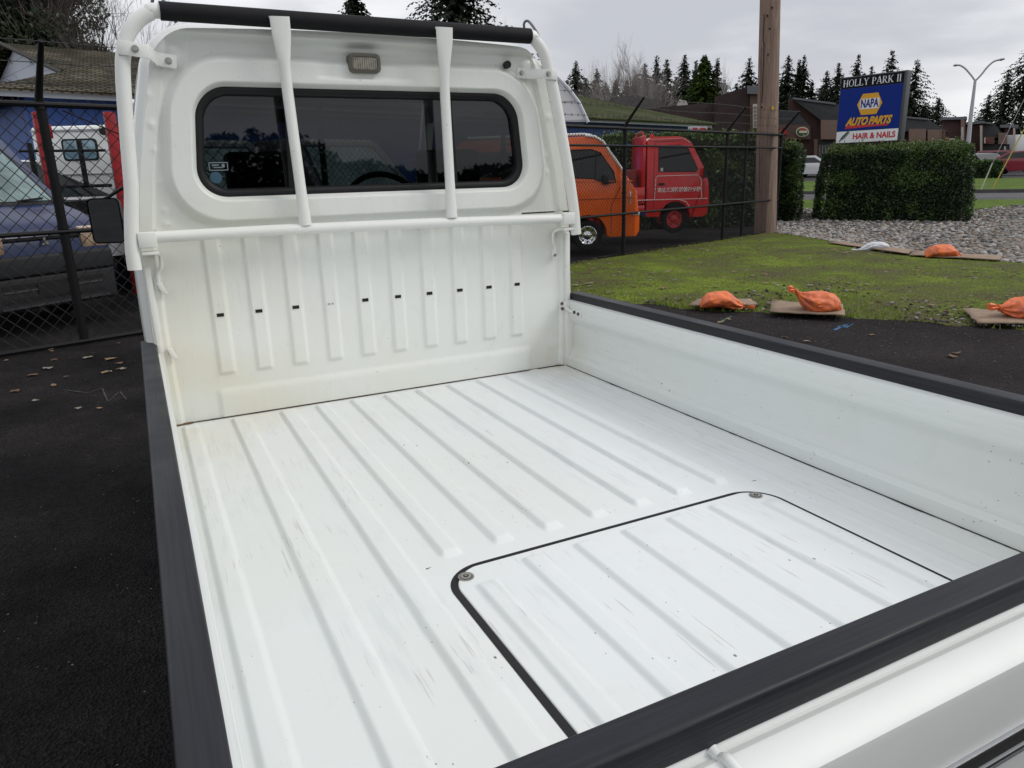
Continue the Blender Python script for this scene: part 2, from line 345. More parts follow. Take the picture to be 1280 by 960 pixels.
near_r = [(12.6, 11.8), (12.1, 10.3), (11.6, 9.2), (10.9, 7.6), (10.8, 6.8), (11.0, 5.6), (11.3, 4.4), (13, -3)]
far_r = [(17.6, 16.8), (19.8, 15.6), (20.6, 14.2), (20.6, 13.2), (20.8, 12.4), (23.6, 12.2), (25.5, 8), (28, -6)]
m_rock = mat('river_rock_bed', (.20, .185, .16), .9, col2=(.07, .065, .055), vscale=9, bump=.8, bscale=20)
rockbed, (RA, RB) = strip('rock_bed', near_r, far_r, m_rock, .008, 80, 30, ragged=.25)
UA = Vector((math.sin(1.046), math.cos(1.046), 0)); UL = Vector((UA.y, -UA.x, 0))
def pD(D, s): q = Vector((CAM.x, CAM.y, 0)) + UA * D + UL * s; return (q.x, q.y)
strip('lawn', [pD(17, 60)] + [pD(18.5, 12), pD(19, 8), (23.5, 12.2), (20.9, 12.5), (20, 15), (17.5, 17), pD(21, -20), pD(26, -40)], [pD(28, 60), pD(28, 20), pD(28, 12), pD(28, 5), pD(28, 0), pD(28, -5), pD(28, -10), pD(28, -18), pD(28, -40)], m_lawn, .012, 90, 20)
strip('road', [pD(28.05, s) for s in (60, 0, -60)], [pD(33, s) for s in (60, 0, -60)], m_road, .006, 60, 12)
k_ = MB(); kr = []
for s_ in range(-60, 61, 3):
    a = pD(33.02, s_); b = pD(33.2, s_); e = gz(*a); kr.append([(a[0], a[1], e - .05), (a[0], a[1], e + .13), (b[0], b[1], e + .13), (b[0], b[1], e - .05)])
k_.grid(kr); struct(k_.build('road_kerb', mat('concrete', (.09, .088, .084), .9, var=.3, vscale=3)))
strip('far_lawn', [pD(33.22, s) for s in (60, 0, -60)], [pD(50, s) for s in (60, 0, -60)], m_lawn, .07, 60, 16)
strip('parking_lot', [pD(50.05, s) for s in (90, 0, -90)], [pD(130, s) for s in (120, 0, -120)], m_lot, .05, 60, 16)

# grass blades, pebbles and fallen leaves on the verge
def quad_pts(A, B, rnd, bias=1.):
    i = rnd.random() * (len(A) - 1); k = int(i); a = A[k].lerp(A[k + 1], i - k); b = B[k].lerp(B[k + 1], i - k); t = rnd.random() ** bias
    return a.lerp(b, t), t
mb = MB(); gm = [mat('grass_blade_%s' % c, v, .8, spec=.2) for c, v in (('bright', (.19, .30, .028)), ('olive', (.19, .205, .035)), ('dry', (.22, .17, .08)), ('deep', (.06, .11, .02)))]
rnd = random.Random(3)
for i in range(60000):
    p, t = quad_pts(VA, VB, rnd, 1.2)
    nn = noise.noise(Vector((p.x * .9, p.y * .9, 0)))
    if nn < -.12 and rnd.random() < .8: continue
    if p.y < 5.2 and nn < .05 and rnd.random() < .6: continue
    mb.use(gm[0 if nn > .12 and rnd.random() < .7 else rnd.choice((0, 1, 1, 2, 3, 3))])
    h = rnd.uniform(.012, .034); a = rnd.random() * 6.28; w = rnd.uniform(.003, .006); lx, ly = rnd.uniform(-.02, .02), rnd.uniform(-.02, .02)
    z = gz(p.x, p.y) + .012 + .02
    mb.add([(p.x - w * math.cos(a), p.y - w * math.sin(a), z - .03), (p.x + w * math.cos(a), p.y + w * math.sin(a), z - .03), (p.x + lx, p.y + ly, z + h)], [(0, 1, 2)])
struct(mb.build('verge_grass', None, recalc=False), 'stuff')
def rock(mb, p, s, rnd):
    bm_v = ROCKV; q = Matrix.Rotation(rnd.random() * 6.28, 3, 'Z') @ Matrix.Rotation(rnd.uniform(-.5, .5), 3, 'X')
    sx, sy, sz = s * rnd.uniform(.8, 1.5), s * rnd.uniform(.7, 1.1), s * rnd.uniform(.4, .8)
    mb.add([tuple(q @ Vector((v[0] * sx * rnd.uniform(.85, 1.12), v[1] * sy, v[2] * sz)) + p) for v in ROCKV], ROCKF)
_b = bmesh.new(); bmesh.ops.create_icosphere(_b, subdivisions=1, radius=1); ROCKV = [tuple(v.co) for v in _b.verts]; ROCKF = [tuple(v.index for v in f.verts) for f in _b.faces]; _b.free()
mb = MB(); rm = [mat('river_stone_%s' % c, v, .8) for c, v in (('pale', (.40, .38, .36)), ('grey', (.25, .24, .24)), ('brown', (.24, .185, .145)), ('dark', (.10, .095, .095)), ('buff', (.31, .275, .235)))]
rnd = random.Random(5)
for i in range(12000):
    p, t = quad_pts(RA, RB, rnd, 1.5)
    if p.y < -1: continue
    mb.use(rnd.choice(rm)); rock(mb, Vector((p.x, p.y, gz(p.x, p.y) + .02)), rnd.uniform(.02, .055), rnd)
struct(mb.build('river_rocks', None, smooth=True, auto=70, recalc=False), 'stuff')
# gravel crumbs on the asphalt beside the verge
gm_ = [mat('crumb_%s' % c, v, .9, spec=.1) for c, v in (('grey', (.10, .095, .09)), ('dark', (.045, .042, .040)), ('brown', (.09, .07, .05)))]
mb = MB(); rnd = random.Random(9)
for i in range(5200):
    p, t = quad_pts(VA, VB, rnd, 1.6)
    if p.y > 6 or noise.noise(Vector((p.x * .9, p.y * .9, 0))) > .12: continue
    mb.use(rnd.choice(gm_ + [rm[1]])); rock(mb, Vector((p.x, p.y, gz(p.x, p.y) + .034)), rnd.uniform(.006, .022), rnd)
for i in range(5200):
    k = rnd.random() * (len(VA) - 1); j = int(k); a = VA[j].lerp(VA[j + 1], k - j); b = VB[j]; n_ = (a - b).normalized()
    p = a + n_ * (rnd.random() ** 1.8 * 2.4 - .35)
    if p.x < 1.9: continue
    mb.use(rnd.choice(gm_)); rock(mb, Vector((p.x, p.y, gz(p.x, p.y) + .006)), rnd.uniform(.003, .0095), rnd)
struct(mb.build('loose_gravel', None, recalc=False), 'stuff')
# fallen leaves
lm = [mat('dead_leaf_%s' % c, v, .8) for c, v in (('tan', (.20, .13, .07)), ('brown', (.11, .06, .035)), ('grey', (.20, .17, .13)))]
mb = MB(); rnd = random.Random(12)
def leaf(mb, x, y, z, s, rnd):
    a = rnd.random() * 6.28; n = 9; pts = [(x, y, z + rnd.uniform(.004, .018))]
    for i in range(n):
        t = a + 6.283 * i / n; r = s * (1 if i % 2 else .52) * rnd.uniform(.75, 1.15); pts.append((x + r * math.cos(t), y + r * math.sin(t) * .8, z + rnd.uniform(.001, .014)))
    mb.add(pts, [(0, i + 1, (i + 1) % n + 1) for i in range(n)])
for i in range(900):
    p, t = quad_pts(VA, VB, rnd, 1.); mb.use(rnd.choice(lm)); leaf(mb, p.x, p.y, gz(p.x, p.y) + .04, rnd.uniform(.025, .06), rnd)
for px, py in ((110, 448), (138, 450), (40, 470), (60, 462), (152, 463), (130, 467), (20, 490), (150, 455), (900, 404), (910, 400), (1008, 428), (1195, 443), (1190, 447), (1090, 420), (1240, 400), (980, 423)):
    d = ray(px, py); t = -CAM.z / d.z; p = CAM + d * t; mb.use(rnd.choice(lm)); leaf(mb, p.x, p.y, .006, rnd.uniform(.04, .065), rnd)
for i in range(26):
    mb.use(rnd.choice(lm)); leaf(mb, rnd.uniform(-3, -.3), rnd.uniform(4.5, 7.2), .006, rnd.uniform(.02, .045), rnd)
struct(mb.build('fallen_leaves', None, recalc=False), 'stuff')
# utility paint and chalk scribbles on the asphalt
def scribble(name, pix, w, m, label, cat):
    mb = MB()
    for seg in pix:
        P = []
        for x, y in seg:
            d = ray(x, y); P.append(CAM + d * (-CAM.z / d.z))
        for a, b in zip(P, P[1:]):
            t = (b - a).normalized(); s_ = Vector((-t.y, t.x, 0)) * w
            for q in range(14):
                u0, u1 = q / 14, (q + 1) / 14
                c0, c1 = a.lerp(b, u0), a.lerp(b, u1); k0 = s_ * R0.uniform(.5, 1.3)
                mb.add([(c0 - k0) + Vector((0, 0, .005)), (c0 + k0) + Vector((0, 0, .005)), (c1 + k0) + Vector((0, 0, .005)), (c1 - k0) + Vector((0, 0, .005))], [(0, 1, 2, 3)])
    return tag(mb.build(name, m, recalc=False), label, cat)
scribble('paint_mark', [[(1043, 413), (1052, 409), (1064, 405), (1056, 410), (1047, 408)]], .02, mat('blue_marking_paint', (.03, .12, .25), .8), 'blue utility paint cross sprayed on the asphalt below the middle orange sandbag', 'paint mark')
scribble('paint_mark', [[(898, 405), (906, 400), (914, 396)]], .012, mat('green_marking_paint', (.02, .14, .09), .8), 'green utility paint dash sprayed on the asphalt below the left orange sandbag', 'paint mark')
scribble('chalk_mark', [[(80, 488), (110, 492), (128, 486), (135, 503), (150, 490), (158, 500)]], .006, mat('chalk', (.032, .031, .032), .9), 'faint chalk scribble on the dark asphalt beside the fence', 'chalk mark')

# ================================================================== TRUCK
XC = .705
truck = thing('pickup_truck', 'small white flatbed truck with empty ribbed load bed, seen from behind its tailgate', 'truck', (XC, 1.6, 0))
YW = 2.0
def hw(z):
    T = [(-.4, .735), (.0, .73), (.3, .738), (.58, .732), (.75, .706), (.9, .674), (1.05, .638), (1.2, .60)]
    if z <= T[0][0]: return T[0][1]
    for (a, b), (c, d) in zip(T, T[1:]):
        if z <= c: return b + (d - b) * (z - a) / (c - a)
    return T[-1][1]
ZT = 1.158
def cab_outline(z0, n=24):
    """closed outline (x,z), bed coordinates, starting lower left going clockwise up"""
    Lp = []; zz = np.linspace(z0, ZT - .115, n)
    Lp = [(-hw(z), z) for z in zz]; w = hw(ZT - .115); r = .115
    for i in range(1, 13):
        a = rad(90 * i / 12); Lp.append((-w + .012 * math.sin(a) + r * (1 - math.cos(a)), ZT - .115 + r * math.sin(a)))
    xe = Lp[-1][0]
    top = [(xe * (1 - 2 * i / 30), ZT + .012 * (1 - (1 - 2 * i / 30) ** 2)) for i in range(1, 30)]
    Rp = [(-x, z) for x, z in reversed(Lp)]
    return [(XC + x, z) for x, z in Lp + top + Rp]
WIN = (.70, .850, .538, .157, .088)          # window opening centre, half size, corner radius
def sdf(x, z, cx, cz, hx, hz, r, taper=.03):
    x = cx + (x - cx) / (1 - taper * (z - cz) / hz)
    qx, qz = abs(x - cx) - hx + r, abs(z - cz) - hz + r
    return math.hypot(max(qx, 0), max(qz, 0)) + min(max(qx, qz), 0) - r
WELDS = [(.052, z) for z in (.98, .90, .83, .74, .66, .62)] + [(1.352, z) for z in (.93, .80, .74)]
def upper_y(x, z):
    d = sdf(x, z, *WIN)
    k = .030 * sm((.097 - d) / .032) * sm((d + .002) / .022 + .25)
    if z > 1.0:
        dt = ZT + .01 - z; side = abs(x - XC)
        k += .026 * sm((.040 - dt) / .022) 
        # dished pocket for the lamp
        k -= .010 * sm((.17 - abs(x - .685)) / .06) * sm((.045 - abs(z - 1.075)) / .015)
    de = hw(z) - abs(x - XC)
    k += .010 * sm((.045 - de) / .012)
    # soft vertical crease beyond the window surround
    for wx, wz in WELDS: k += .0035 * math.exp(-((x - wx) ** 2 + (z - wz) ** 2) / .00010)
    if z > 1.03:
        for s in (-1, 1): k += .02 * sm((.045 - math.hypot(abs(x - XC) - .57, z - 1.09)) / .03) * .3
    return YW - k
RIB = [.165 + .1163 * k for k in range(10)]
def lower_y(x, z):
    k = 0
    for c in RIB:
        dx = abs(x - c)
        if dx < .04: k += .0075 * sm((.030 - dx) / .014) * sm((z - .138) / .016) * sm((.592 - z) / .025)
    k += .006 * sm((.102 - z) / .026) * sm((x - .12) / .02) * sm((1.275 - x) / .02)
    de = hw(z) - abs(x - XC); k += .010 * sm((.045 - de) / .012)
    k += .010 * sm((z - .585) / .02) * 0
    return YW - k
rw = MB()
xs = np.linspace(-.735, .735, 560)
rows = []
for z in list(np.linspace(-.03, .09, 16)) + list(np.linspace(.095, .17, 26)) + list(np.linspace(.18, .60, 30)):
    s = hw(z) / .735
    rows.append([(XC + x * s, lower_y(XC + x * s, z), z + BZ) for x in xs])
rw.grid(rows)
# upper panel: loft from window opening to outline
outl = cab_outline(.595); cx, cz = .70, .84
inn = rrect(WIN[0], WIN[1], WIN[2], WIN[3], WIN[4], 12, .03)
def dense(poly, n):
    P = [Vector((a, b, 0)) for a, b in poly]; P.append(P[0]); d = [0]
    for a, b in zip(P, P[1:]): d.append(d[-1] + (b - a).length)
    o = []; k = 0
    for i in range(n):
        t = d[-1] * i / n
        while d[k + 1] < t: k += 1
        q = P[k].lerp(P[k + 1], (t - d[k]) / max(1e-9, d[k + 1] - d[k])); o.append((q.x, q.y))
    return o
angs = sorted([math.atan2(z - cz, x - cx) for x, z in dense(inn, 420)] + [math.atan2(z - cz, x - cx) for x, z in outl])
def hit(poly, a):
    c, s = math.cos(a), math.sin(a); best = 0
    for (x0, z0), (x1, z1) in zip(poly, poly[1:] + poly[:1]):
        ex, ez = x1 - x0, z1 - z0; den = c * ez - s * ex
        if abs(den) < 1e-12: continue
        t = ((x0 - cx) * ez - (z0 - cz) * ex) / den; u = ((x0 - cx) * s - (z0 - cz) * c) / den
        if t > 0 and -1e-6 <= u <= 1 + 1e-6: best = max(best, t)
    return (cx + c * best, cz + s * best)
I = [hit(inn, a) for a in angs]; O = [hit(outl, a) for a in angs]
rows = []
NR = 80
rows.append([(x, YW + .03, z + BZ) for x, z in I]); 
for j in range(NR + 1):
    t = j / NR; rows.append([(a[0] + (b[0] - a[0]) * t, upper_y(a[0] + (b[0] - a[0]) * t, a[1] + (b[1] - a[1]) * t), a[1] + (b[1] - a[1]) * t + BZ) for a, b in zip(I, O)])
rw.grid(rows, close=True)
rear_wall = rw.build('rear_wall', m_wall, truck, smooth=True, auto=60)
# shell of the cab: rings growing out from the outline of the rear wall
full = cab_outline(-.45, 30); sh = MB(); rows = []
cxx, czz = XC, .5
def ring(off, y, dz=0):
    o = []; n = len(full)
    for i in range(n):
        a = Vector((*full[max(i - 1, 0)], 0)); b = Vector((*full[min(i + 1, n - 1)], 0)); t = (b - a).normalized(); nx, nz_ = -t.y, t.x
        o.append((full[i][0] + nx * off, y, full[i][1] + nz_ * off + BZ + dz))
    return o
for off, y in ((-.004, YW - .004), (.0, YW + .002), (.004, YW + .012), (.006, YW + .02), (.018, YW + .032), (.024, YW + .055), (.027, YW + .10)): rows.append(ring(off, y))
sh.grid(rows)
# roof + side skins going forward; door window openings left free by building bands
def band(i0, i1, ys, offs):
    rr = []
    for y, of in zip(ys, offs):
        q = ring(of, y); rr.append(q[i0:i1])
    sh.grid(rr)
nfull = len(full)
zi = [p[1] for p in full]
iL1 = max(i for i in range(nfull // 2) if zi[i] < .62); iL2 = max(i for i in range(nfull // 2) if zi[i] < 1.02)
iR1 = nfull - 1 - iL1; iR2 = nfull - 1 - iL2
ysf = [YW + .10, YW + .4, YW + .8, YW + 1.15, YW + 1.25]
band(iL2, iR2 + 1, ysf, (.027, .03, .03, .027, .01))             # roof
band(0, iL1 + 1, [YW + .10, YW + .5, YW + 1.0, YW + 1.45], (.027, .03, .03, .015)); band(iR1, nfull, [YW + .10, YW + .5, YW + 1.0, YW + 1.45], (.027, .03, .03, .015))
for a, b in ((iL1, iL2 + 1), (iR2, iR1 + 1)): band(a, b, [YW + .10, YW + .20], (.027, .028))
shell = sh.build('cab_shell', m_body, truck, smooth=True, auto=50, recalc=True)
fr = MB()
for s in (-1, 1):                                                  # A pillars
    fr.obox((XC + s * .665, YW + 1.33, BZ + .84), (.03, 0, 0), (0, -.10, .24), (0, .025, .01))
fr.box((XC - .70, YW + 1.42, BZ - .35), (XC + .70, YW + 1.47, BZ + .60))
fr.build('front_panel', m_body, truck, bevel=.01)
# interior
ii = MB(); ii.box((XC - .66, YW + .06, BZ - .1), (XC + .66, YW + 1.40, BZ + .02)); ii.box((XC - .64, YW + 1.12, BZ + .3), (XC + .64, YW + 1.40, BZ + .56)); ii.build('dashboard', m_int, truck, bevel=.02)
hl = MB(); hl.box((XC - .60, YW + .06, BZ + 1.085), (XC + .60, YW + 1.18, BZ + 1.10)); hl.build('headliner', m_head, truck)
for s in (-1, 1):
    c = XC + s * .33; st = MB(); st.box((c - .24, YW + .25, BZ + .05), (c + .24, YW + .70, BZ + .20)); st.box((c - .23, YW + .12, BZ + .15), (c + .23, YW + .26, BZ + .68))
    st.box((c - .12, YW + .15, BZ + .70), (c + .12, YW + .22, BZ + .83)); st.build('seat', m_int, truck, bevel=.02)
sw = MB(); cc = Vector((XC + .33, YW + .98, BZ + .60)); sw.tube([cc + Vector((.18 * math.cos(a), .09 * math.sin(a), .155 * math.sin(a))) for a in np.linspace(0, 2 * math.pi, 33)], .014, 8, False)
sw.build('steering_wheel', m_rub, truck, smooth=True)
im = MB(); im.box((XC - .11, YW + 1.16, BZ + .99), (XC + .11, YW + 1.185, BZ + 1.05)); im.build('inner_mirror', m_rub, truck, bevel=.01)
rs = MB(); rs.box((XC - .19, YW + .10, BZ + 1.0), (XC + .22, YW + .115, BZ + 1.012))
for i in range(26): rs.box((XC - .186 + i * .0156, YW + .094, BZ + .996), (XC - .178 + i * .0156, YW + .104, BZ + 1.016))
rs.build('ribbed_strip', mat('pale_plastic', (.45, .45, .43), .5), truck)
ws = MB(); ws.add([(XC - .64, YW + 1.42, BZ + .60), (XC + .64, YW + 1.42, BZ + .60), (XC + .60, YW + 1.24, BZ + 1.09), (XC - .60, YW + 1.24, BZ + 1.09)], [(0, 1, 2, 3)]); ws.build('windscreen', m_clear, truck)
for s in (-1, 1):
    dw = MB(); dw.add([(XC + s * .725, YW + .2, BZ + .60), (XC + s * .725, YW + 1.42, BZ + .60), (XC + s * .64, YW + 1.22, BZ + 1.04), (XC + s * .655, YW + .2, BZ + 1.04)], [(0, 1, 2, 3)]); dw.build('side_window', m_clear, truck)
# rear window
def ringpts(inset, y, n=12, tz=0):
    return [(x, y, z + BZ) for x, z in rrect(WIN[0], WIN[1], WIN[2] - inset, WIN[3] - inset, max(.02, WIN[4] - inset * .8), n, .03)]
gl = MB(); P = ringpts(.012, YW + .012); gl.add(P, [tuple(range(len(P)))]); rwin = gl.build('rear_window', m_glass, truck)
ws_ = MB(); ws_.grid([ringpts(-.004, YW + .006), ringpts(-.003, YW - .006), ringpts(.004, YW - .010), ringpts(.016, YW - .009), ringpts(.022, YW - .003), ringpts(.024, YW + .010), ringpts(.024, YW + .016)], close=True)
ws_.build('window_seal', m_rub, rwin, smooth=True, auto=50)
for x0, x1, w in ((.452, .438, .020), (.975, .985, .017)):
    d_ = MB(); d_.obox(((x0 + x1) / 2 - (.010 if x0 < .6 else 0), YW + .0055, BZ + .85), (w / 2, 0, 0), ((x1 - x0) * -.5 * 1.0, 0, .140), (0, .006, 0)); d_.build('window_divider', m_rub, rwin)
for nm, (px, py), r_ in (('round_sticker', (270, 222), .017),):
    st = MB(); d = ray(px, py); t = (YW + .010 - CAM.y) / d.y; c = CAM + d * t
    st.add([c + Vector((r_ * math.cos(a), 0, r_ * math.sin(a))) for a in np.linspace(0, 6.283, 24)[:-1]], [tuple(range(23))])
    st.build(nm, mat('faded_blue_sticker', (.03, .09, .14), .5), rwin)
d = ray(273, 208); c = CAM + d * ((YW + .010 - CAM.y) / d.y); st = MB()
for dx, dz, a, b in ((0, .011, .026, .0012), (0, -.011, .026, .0012), (-.026, 0, .0012, .011), (.026, 0, .0012, .011), (-.008, .004, .010, .0015), (.0, -.003, .014, .0012), (.014, .002, .004, .005)):
    st.box((c.x + dx - a, c.y - .001, c.z + dz - b), (c.x + dx + a, c.y, c.z + dz + b))
st.build('label_sticker', mat('sticker_ink', (.20, .22, .25), .6), rwin)
# slots in the ribs
for k, cxr in enumerate(RIB):
    s_ = MB()
    if k == 3:
        for q in (-.008, .004): s_.tube([(cxr + q, YW - .0085, BZ + .337), (cxr + q, YW - .0098, BZ + .337)], .0028, 8)
        s_.build('screw', m_steel, rear_wall)
    else:
        s_.box((cxr - .0105, YW - .0092, BZ + .3310 + .0005 * k), (cxr + .0105, YW - .004, BZ + .3415 + .0005 * k)); s_.build('slot', m_dark, rear_wall)
gr = MB(); gr.tube([(1.187, YW - .012, BZ + 1.098), (1.187, YW - .028, BZ + 1.099)], .0125, 16); gr.build('grommet', m_rub, rear_wall, smooth=True)
# lamp above the window
lb = MB(); P = rrect(.683, 1.083, .050, .028, .014, 6); Q = rrect(.683, 1.083, .040, .019, .009, 6)
lb.grid([[(x, YW - .001, z + BZ) for x, z in P], [(x, YW - .036, z + BZ) for x, z in P], [(x, YW - .038, z + BZ) for x, z in Q], [(x, YW - .031, z + BZ) for x, z in Q]], close=True)
lamp = lb.build('work_lamp', mat('grey_lamp_bezel', (.10, .095, .075), .5), truck, smooth=True, auto=30)
ln_ = MB(); ln_.add([(x, YW - .0315, z + BZ) for x, z in Q], [tuple(range(len(Q)))]); 
for i in range(11): ln_.box((.648 + i * .007, YW - .0345, BZ + 1.066), (.6515 + i * .007, YW - .031, BZ + 1.100))
ln_.build('lens', mat('yellowed_lens', (.36, .33, .25), .18, var=.4, vscale=60, coat=.5), lamp)

# guard frame (headache rack)
YG = YW - .062
def P3(x, z, y=YG): return (x, y, z + BZ)
gf = MB(); r_ = .0195
Lpath = [(-.052, .50), (-.050, .56), (-.040, .64), (-.028, .72), (-.020, .82), (-.010, .95), (-.002, 1.03), (.006, 1.075), (.024, 1.125), (.052, 1.16), (.085, 1.182), (.12, 1.190)]
Rpath = [(1.25, 1.186), (1.272, 1.176), (1.296, 1.152), (1.313, 1.125), (1.330, 1.07), (1.350, 1.0), (1.380, .86), (1.408, .72), (1.428, .60), (1.433, .55), (1.437, .515)]
path = [P3(x, z) for x, z in Lpath] + [P3(x, 1.190 - .004 * (x - .12)) for x in (.4, .7, 1.0)] + [P3(x, z) for x, z in Rpath]
# smooth the path
def cr_spline(P, k=5):
    P = [Vector(p) for p in P]; o = []
    for i in range(len(P) - 1):
        p0, p1, p2, p3 = P[max(i - 1, 0)], P[i], P[i + 1], P[min(i + 2, len(P) - 1)]
        for j in range(k):
            t = j / k; o.append(.5 * ((2 * p1) + (-p0 + p2) * t + (2 * p0 - 5 * p1 + 4 * p2 - p3) * t * t + (-p0 + 3 * p1 - 3 * p2 + p3) * t ** 3))
    o.append(P[-1]); return o
sp = cr_spline(path, 4); n_ = len(sp)
fl = []
rad_ = []
for i, p in enumerate(sp):
    z = p.z - BZ; k = sm((.62 - z) / .08); rad_.append(r_ * (1 + .0 * k)); fl.append((1 + .28 * k, 1 + .28 * k * .2))
gf.tube(sp, rad_, 18, True, None)
# mid bar
gf.tube([(-.03, YG, BZ + .588), (.35, YG, BZ + .590), (.9, YG, BZ + .585), (1.425, YG, BZ + .574)], .0165, 18)
guard = gf.build('guard_frame', m_pipe, truck, smooth=True, auto=50)
fs_ = MB(); fs_.tube([(x, YG, BZ + 1.190 - .004 * (x - .12)) for x in np.linspace(.112, 1.255, 12)], .0245, 20); fs_.build('foam_sleeve', m_foam, guard, smooth=True, auto=50)
for x0, x1 in ((.424, .444), (.932, .938)):
    u = MB(); pts = []; rr = []; ff = []
    for i in range(15):
        t = i / 14; z = 1.190 - t * (1.190 - .60); x = x0 + (x1 - x0) * t; y = YG - .027 * (1 - sm(t * 3)) - .004
        w = .0285 + (.0165 - .0285) * sm((t - .03) / .22) + .003 * sm((t - .8) / .2); th = .004 + (.0165 - .004) * sm((t - .04) / .24)
        pts.append((x, y, z + BZ)); rr.append(1); ff.append((th, w))
    u.tube(pts, rr, 16, True, ff)
    u.obox((x0, YG + .002, BZ + 1.187), (.0285, 0, 0), (0, .030, 0), (0, 0, .0028))
    u.build('upright', m_pipe, guard, smooth=True, auto=50)
# straps to the cab
def strap(pts, w, th, name='bracket'):
    s_ = MB(); rows = []
    P = [Vector(p) for p in pts]
    for i, p in enumerate(P):
        t = (P[min(i + 1, len(P) - 1)] - P[max(i - 1, 0)]).normalized(); up = Vector((0, 0, 1)); up = (up - t * up.dot(t)).normalized(); nn = t.cross(up)
        rows.append([tuple(p + up * a * w / 2 + nn * b * th / 2) for a, b in ((-1, -1), (1, -1), (1, 1), (-1, 1))])
    s_.grid(rows, close=True); k = len(rows); s_.add(rows[0], [(0, 1, 2, 3)]); s_.add(rows[-1], [(3, 2, 1, 0)])
    return s_
b_ = strap([P3(.0, 1.090, YG + .010), P3(-.005, 1.090, YG - .022), P3(.02, 1.088, YG - .026), P3(.07, 1.082, YG - .020), P3(.082, 1.076, YG + .018), P3(.09, 1.072, YW - .030), P3(.139, 1.066, YW - .026)], .036, .004); bo = b_.build('bracket', m_pipe, guard, bevel=.001)
for q in (P3(.036, 1.087, YG - .029), P3(.118, 1.068, YW - .030)):
    k = MB(); k.tube([q, Vector(q) + Vector((0, -.006, 0))], .0068, 6); k.tube([Vector(q) + Vector((0, .001, 0)), Vector(q) + Vector((0, -.0012, 0))], .0095, 14); k.build('bolt', m_steel, bo)
b_ = strap([P3(1.345, 1.062, YG + .010), P3(1.348, 1.062, YG - .022), P3(1.325, 1.064, YG - .025), P3(1.285, 1.068, YG + .0), P3(1.262, 1.070, YW - .032), P3(1.222, 1.074, YW - .028)], .032, .004); bo = b_.build('bracket', m_pipe, guard, bevel=.001)
for q in (P3(1.312, 1.066, YG - .024), P3(1.236, 1.073, YW - .033)):
    k = MB(); k.tube([q, Vector(q) + Vector((0, -.006, 0))], .0060, 6); k.tube([Vector(q) + Vector((0, .001, 0)), Vector(q) + Vector((0, -.0012, 0))], .0085, 14); k.build('bolt', m_steel, bo)
# lower clamps: flat plate on the mid bar, a hooked rod down to the wall
for s, xp, zb in ((-1, -.008, .585), (1, 1.398, .577)):
    k = MB(); k.box((xp - .024, YG - .020, BZ + zb - .024), (xp + .024, YG + .02, BZ + zb + .019)); k.box((xp - .02, YG - .014, BZ + zb - .046), (xp + .026 * 1, YW - .004, BZ + zb - .036))
    clamp = k.build('clamp', m_pipe, guard, bevel=.003)
    k = MB(); q = xp + (.016 if s < 0 else -.030); e = .006 * (1 if s < 0 else -1)
    k.tube(cr_spline([P3(q - .012 * (-s), zb - .041, YG + .005), P3(q, zb - .041, YG + .01), P3(q + .012 * (-s), zb - .052, YW - .035), P3(q + .010 * (-s), zb - .085, YW - .028), P3(q - .002 * (-s), zb - .105, YW - .020), P3(q - .004 * (-s), zb - .138, YW - .015)], 4), .0062, 10)
    k.obox(P3(q - .003 * (-s), zb - .135, YW - .013), (.011, 0, 0), (0, .003, 0), (0, 0, .017)); k.build('hook_rod', m_pipe, clamp, smooth=True)
    k = MB(); k.tube([P3(q - .003 * (-s), zb - .138, YW - .013), P3(q - .003 * (-s), zb - .138, YW - .022)], .006, 6); k.build('bolt', m_steel, clamp)
for s, x in ((-1, .105), (1, 1.262)):                               # small wire hooks on the top bar
    k = MB(); k.tube(cr_spline([P3(x + .01 * s, 1.20, YG + .06), P3(x - .002, 1.232, YG + .05), P3(x + .010, 1.240, YG + .04), P3(x + .03, 1.205, YG + .02), P3(x + .045, 1.165, YG + .01)], 4), .0045, 8); k.build('rope_hook', mat('dull_hook', (.2, .21, .21), .4, .6), guard, smooth=True)
# dark drip seam under the top lip
# ---- load floor
def ridge(x, x0, x1): return sm((x - x0) / .013) * sm((x1 - x) / .013)
FR = [(.002, .058, -1, 3), (.148, .212, -1, 3), (.298, .360, -1, 3)] + [(.414 + .1183 * k, .414 + .1183 * k + .052, .785, 3) for k in range(7)]
HR = 0.0105
def floor_h(x, y):
    h = 0
    for x0, x1, ye, _ in FR:
        if x0 - .01 < x < x1 + .01:
            k = ridge(x, x0, x1)
            if ye > 0: k *= sm((y - ye) / .024)
            k *= sm((1.965 - y) / .02)
            h = max(h, HR * k)
    if 1.25 < x < 1.30: h += .0025 * ridge(x, 1.25, 1.30)
    if 1.34 < x < 1.36: h += .0015 * ridge(x, 1.34, 1.36)
    return h
fb = MB()
def fgrid(xs, ys): fb.grid([[(x, y, BZ + floor_h(x, y)) for x in xs] for y in ys])
ysl = list(np.linspace(.0, 1.93, 40)) + list(np.linspace(1.936, 2.0, 14))
fgrid(np.linspace(-.03, .375, 170), ysl); fgrid(np.linspace(1.232, 1.44, 60), ysl)
fgrid(np.linspace(.375, 1.232, 340), list(np.linspace(.772, .83, 24)) + list(np.linspace(.85, 1.93, 25)) + list(np.linspace(1.936, 2.0, 14)))
HX0, HX1, HY0, HY1, HRr = .389, 1.207, .05, .742, .084
hc = ((HX0 + HX1) / 2, (HY0 + HY1) / 2); hx, hy = (HX1 - HX0) / 2, (HY1 - HY0) / 2
Pn = rrect(hc[0], hc[1], hx, hy, HRr, 12)
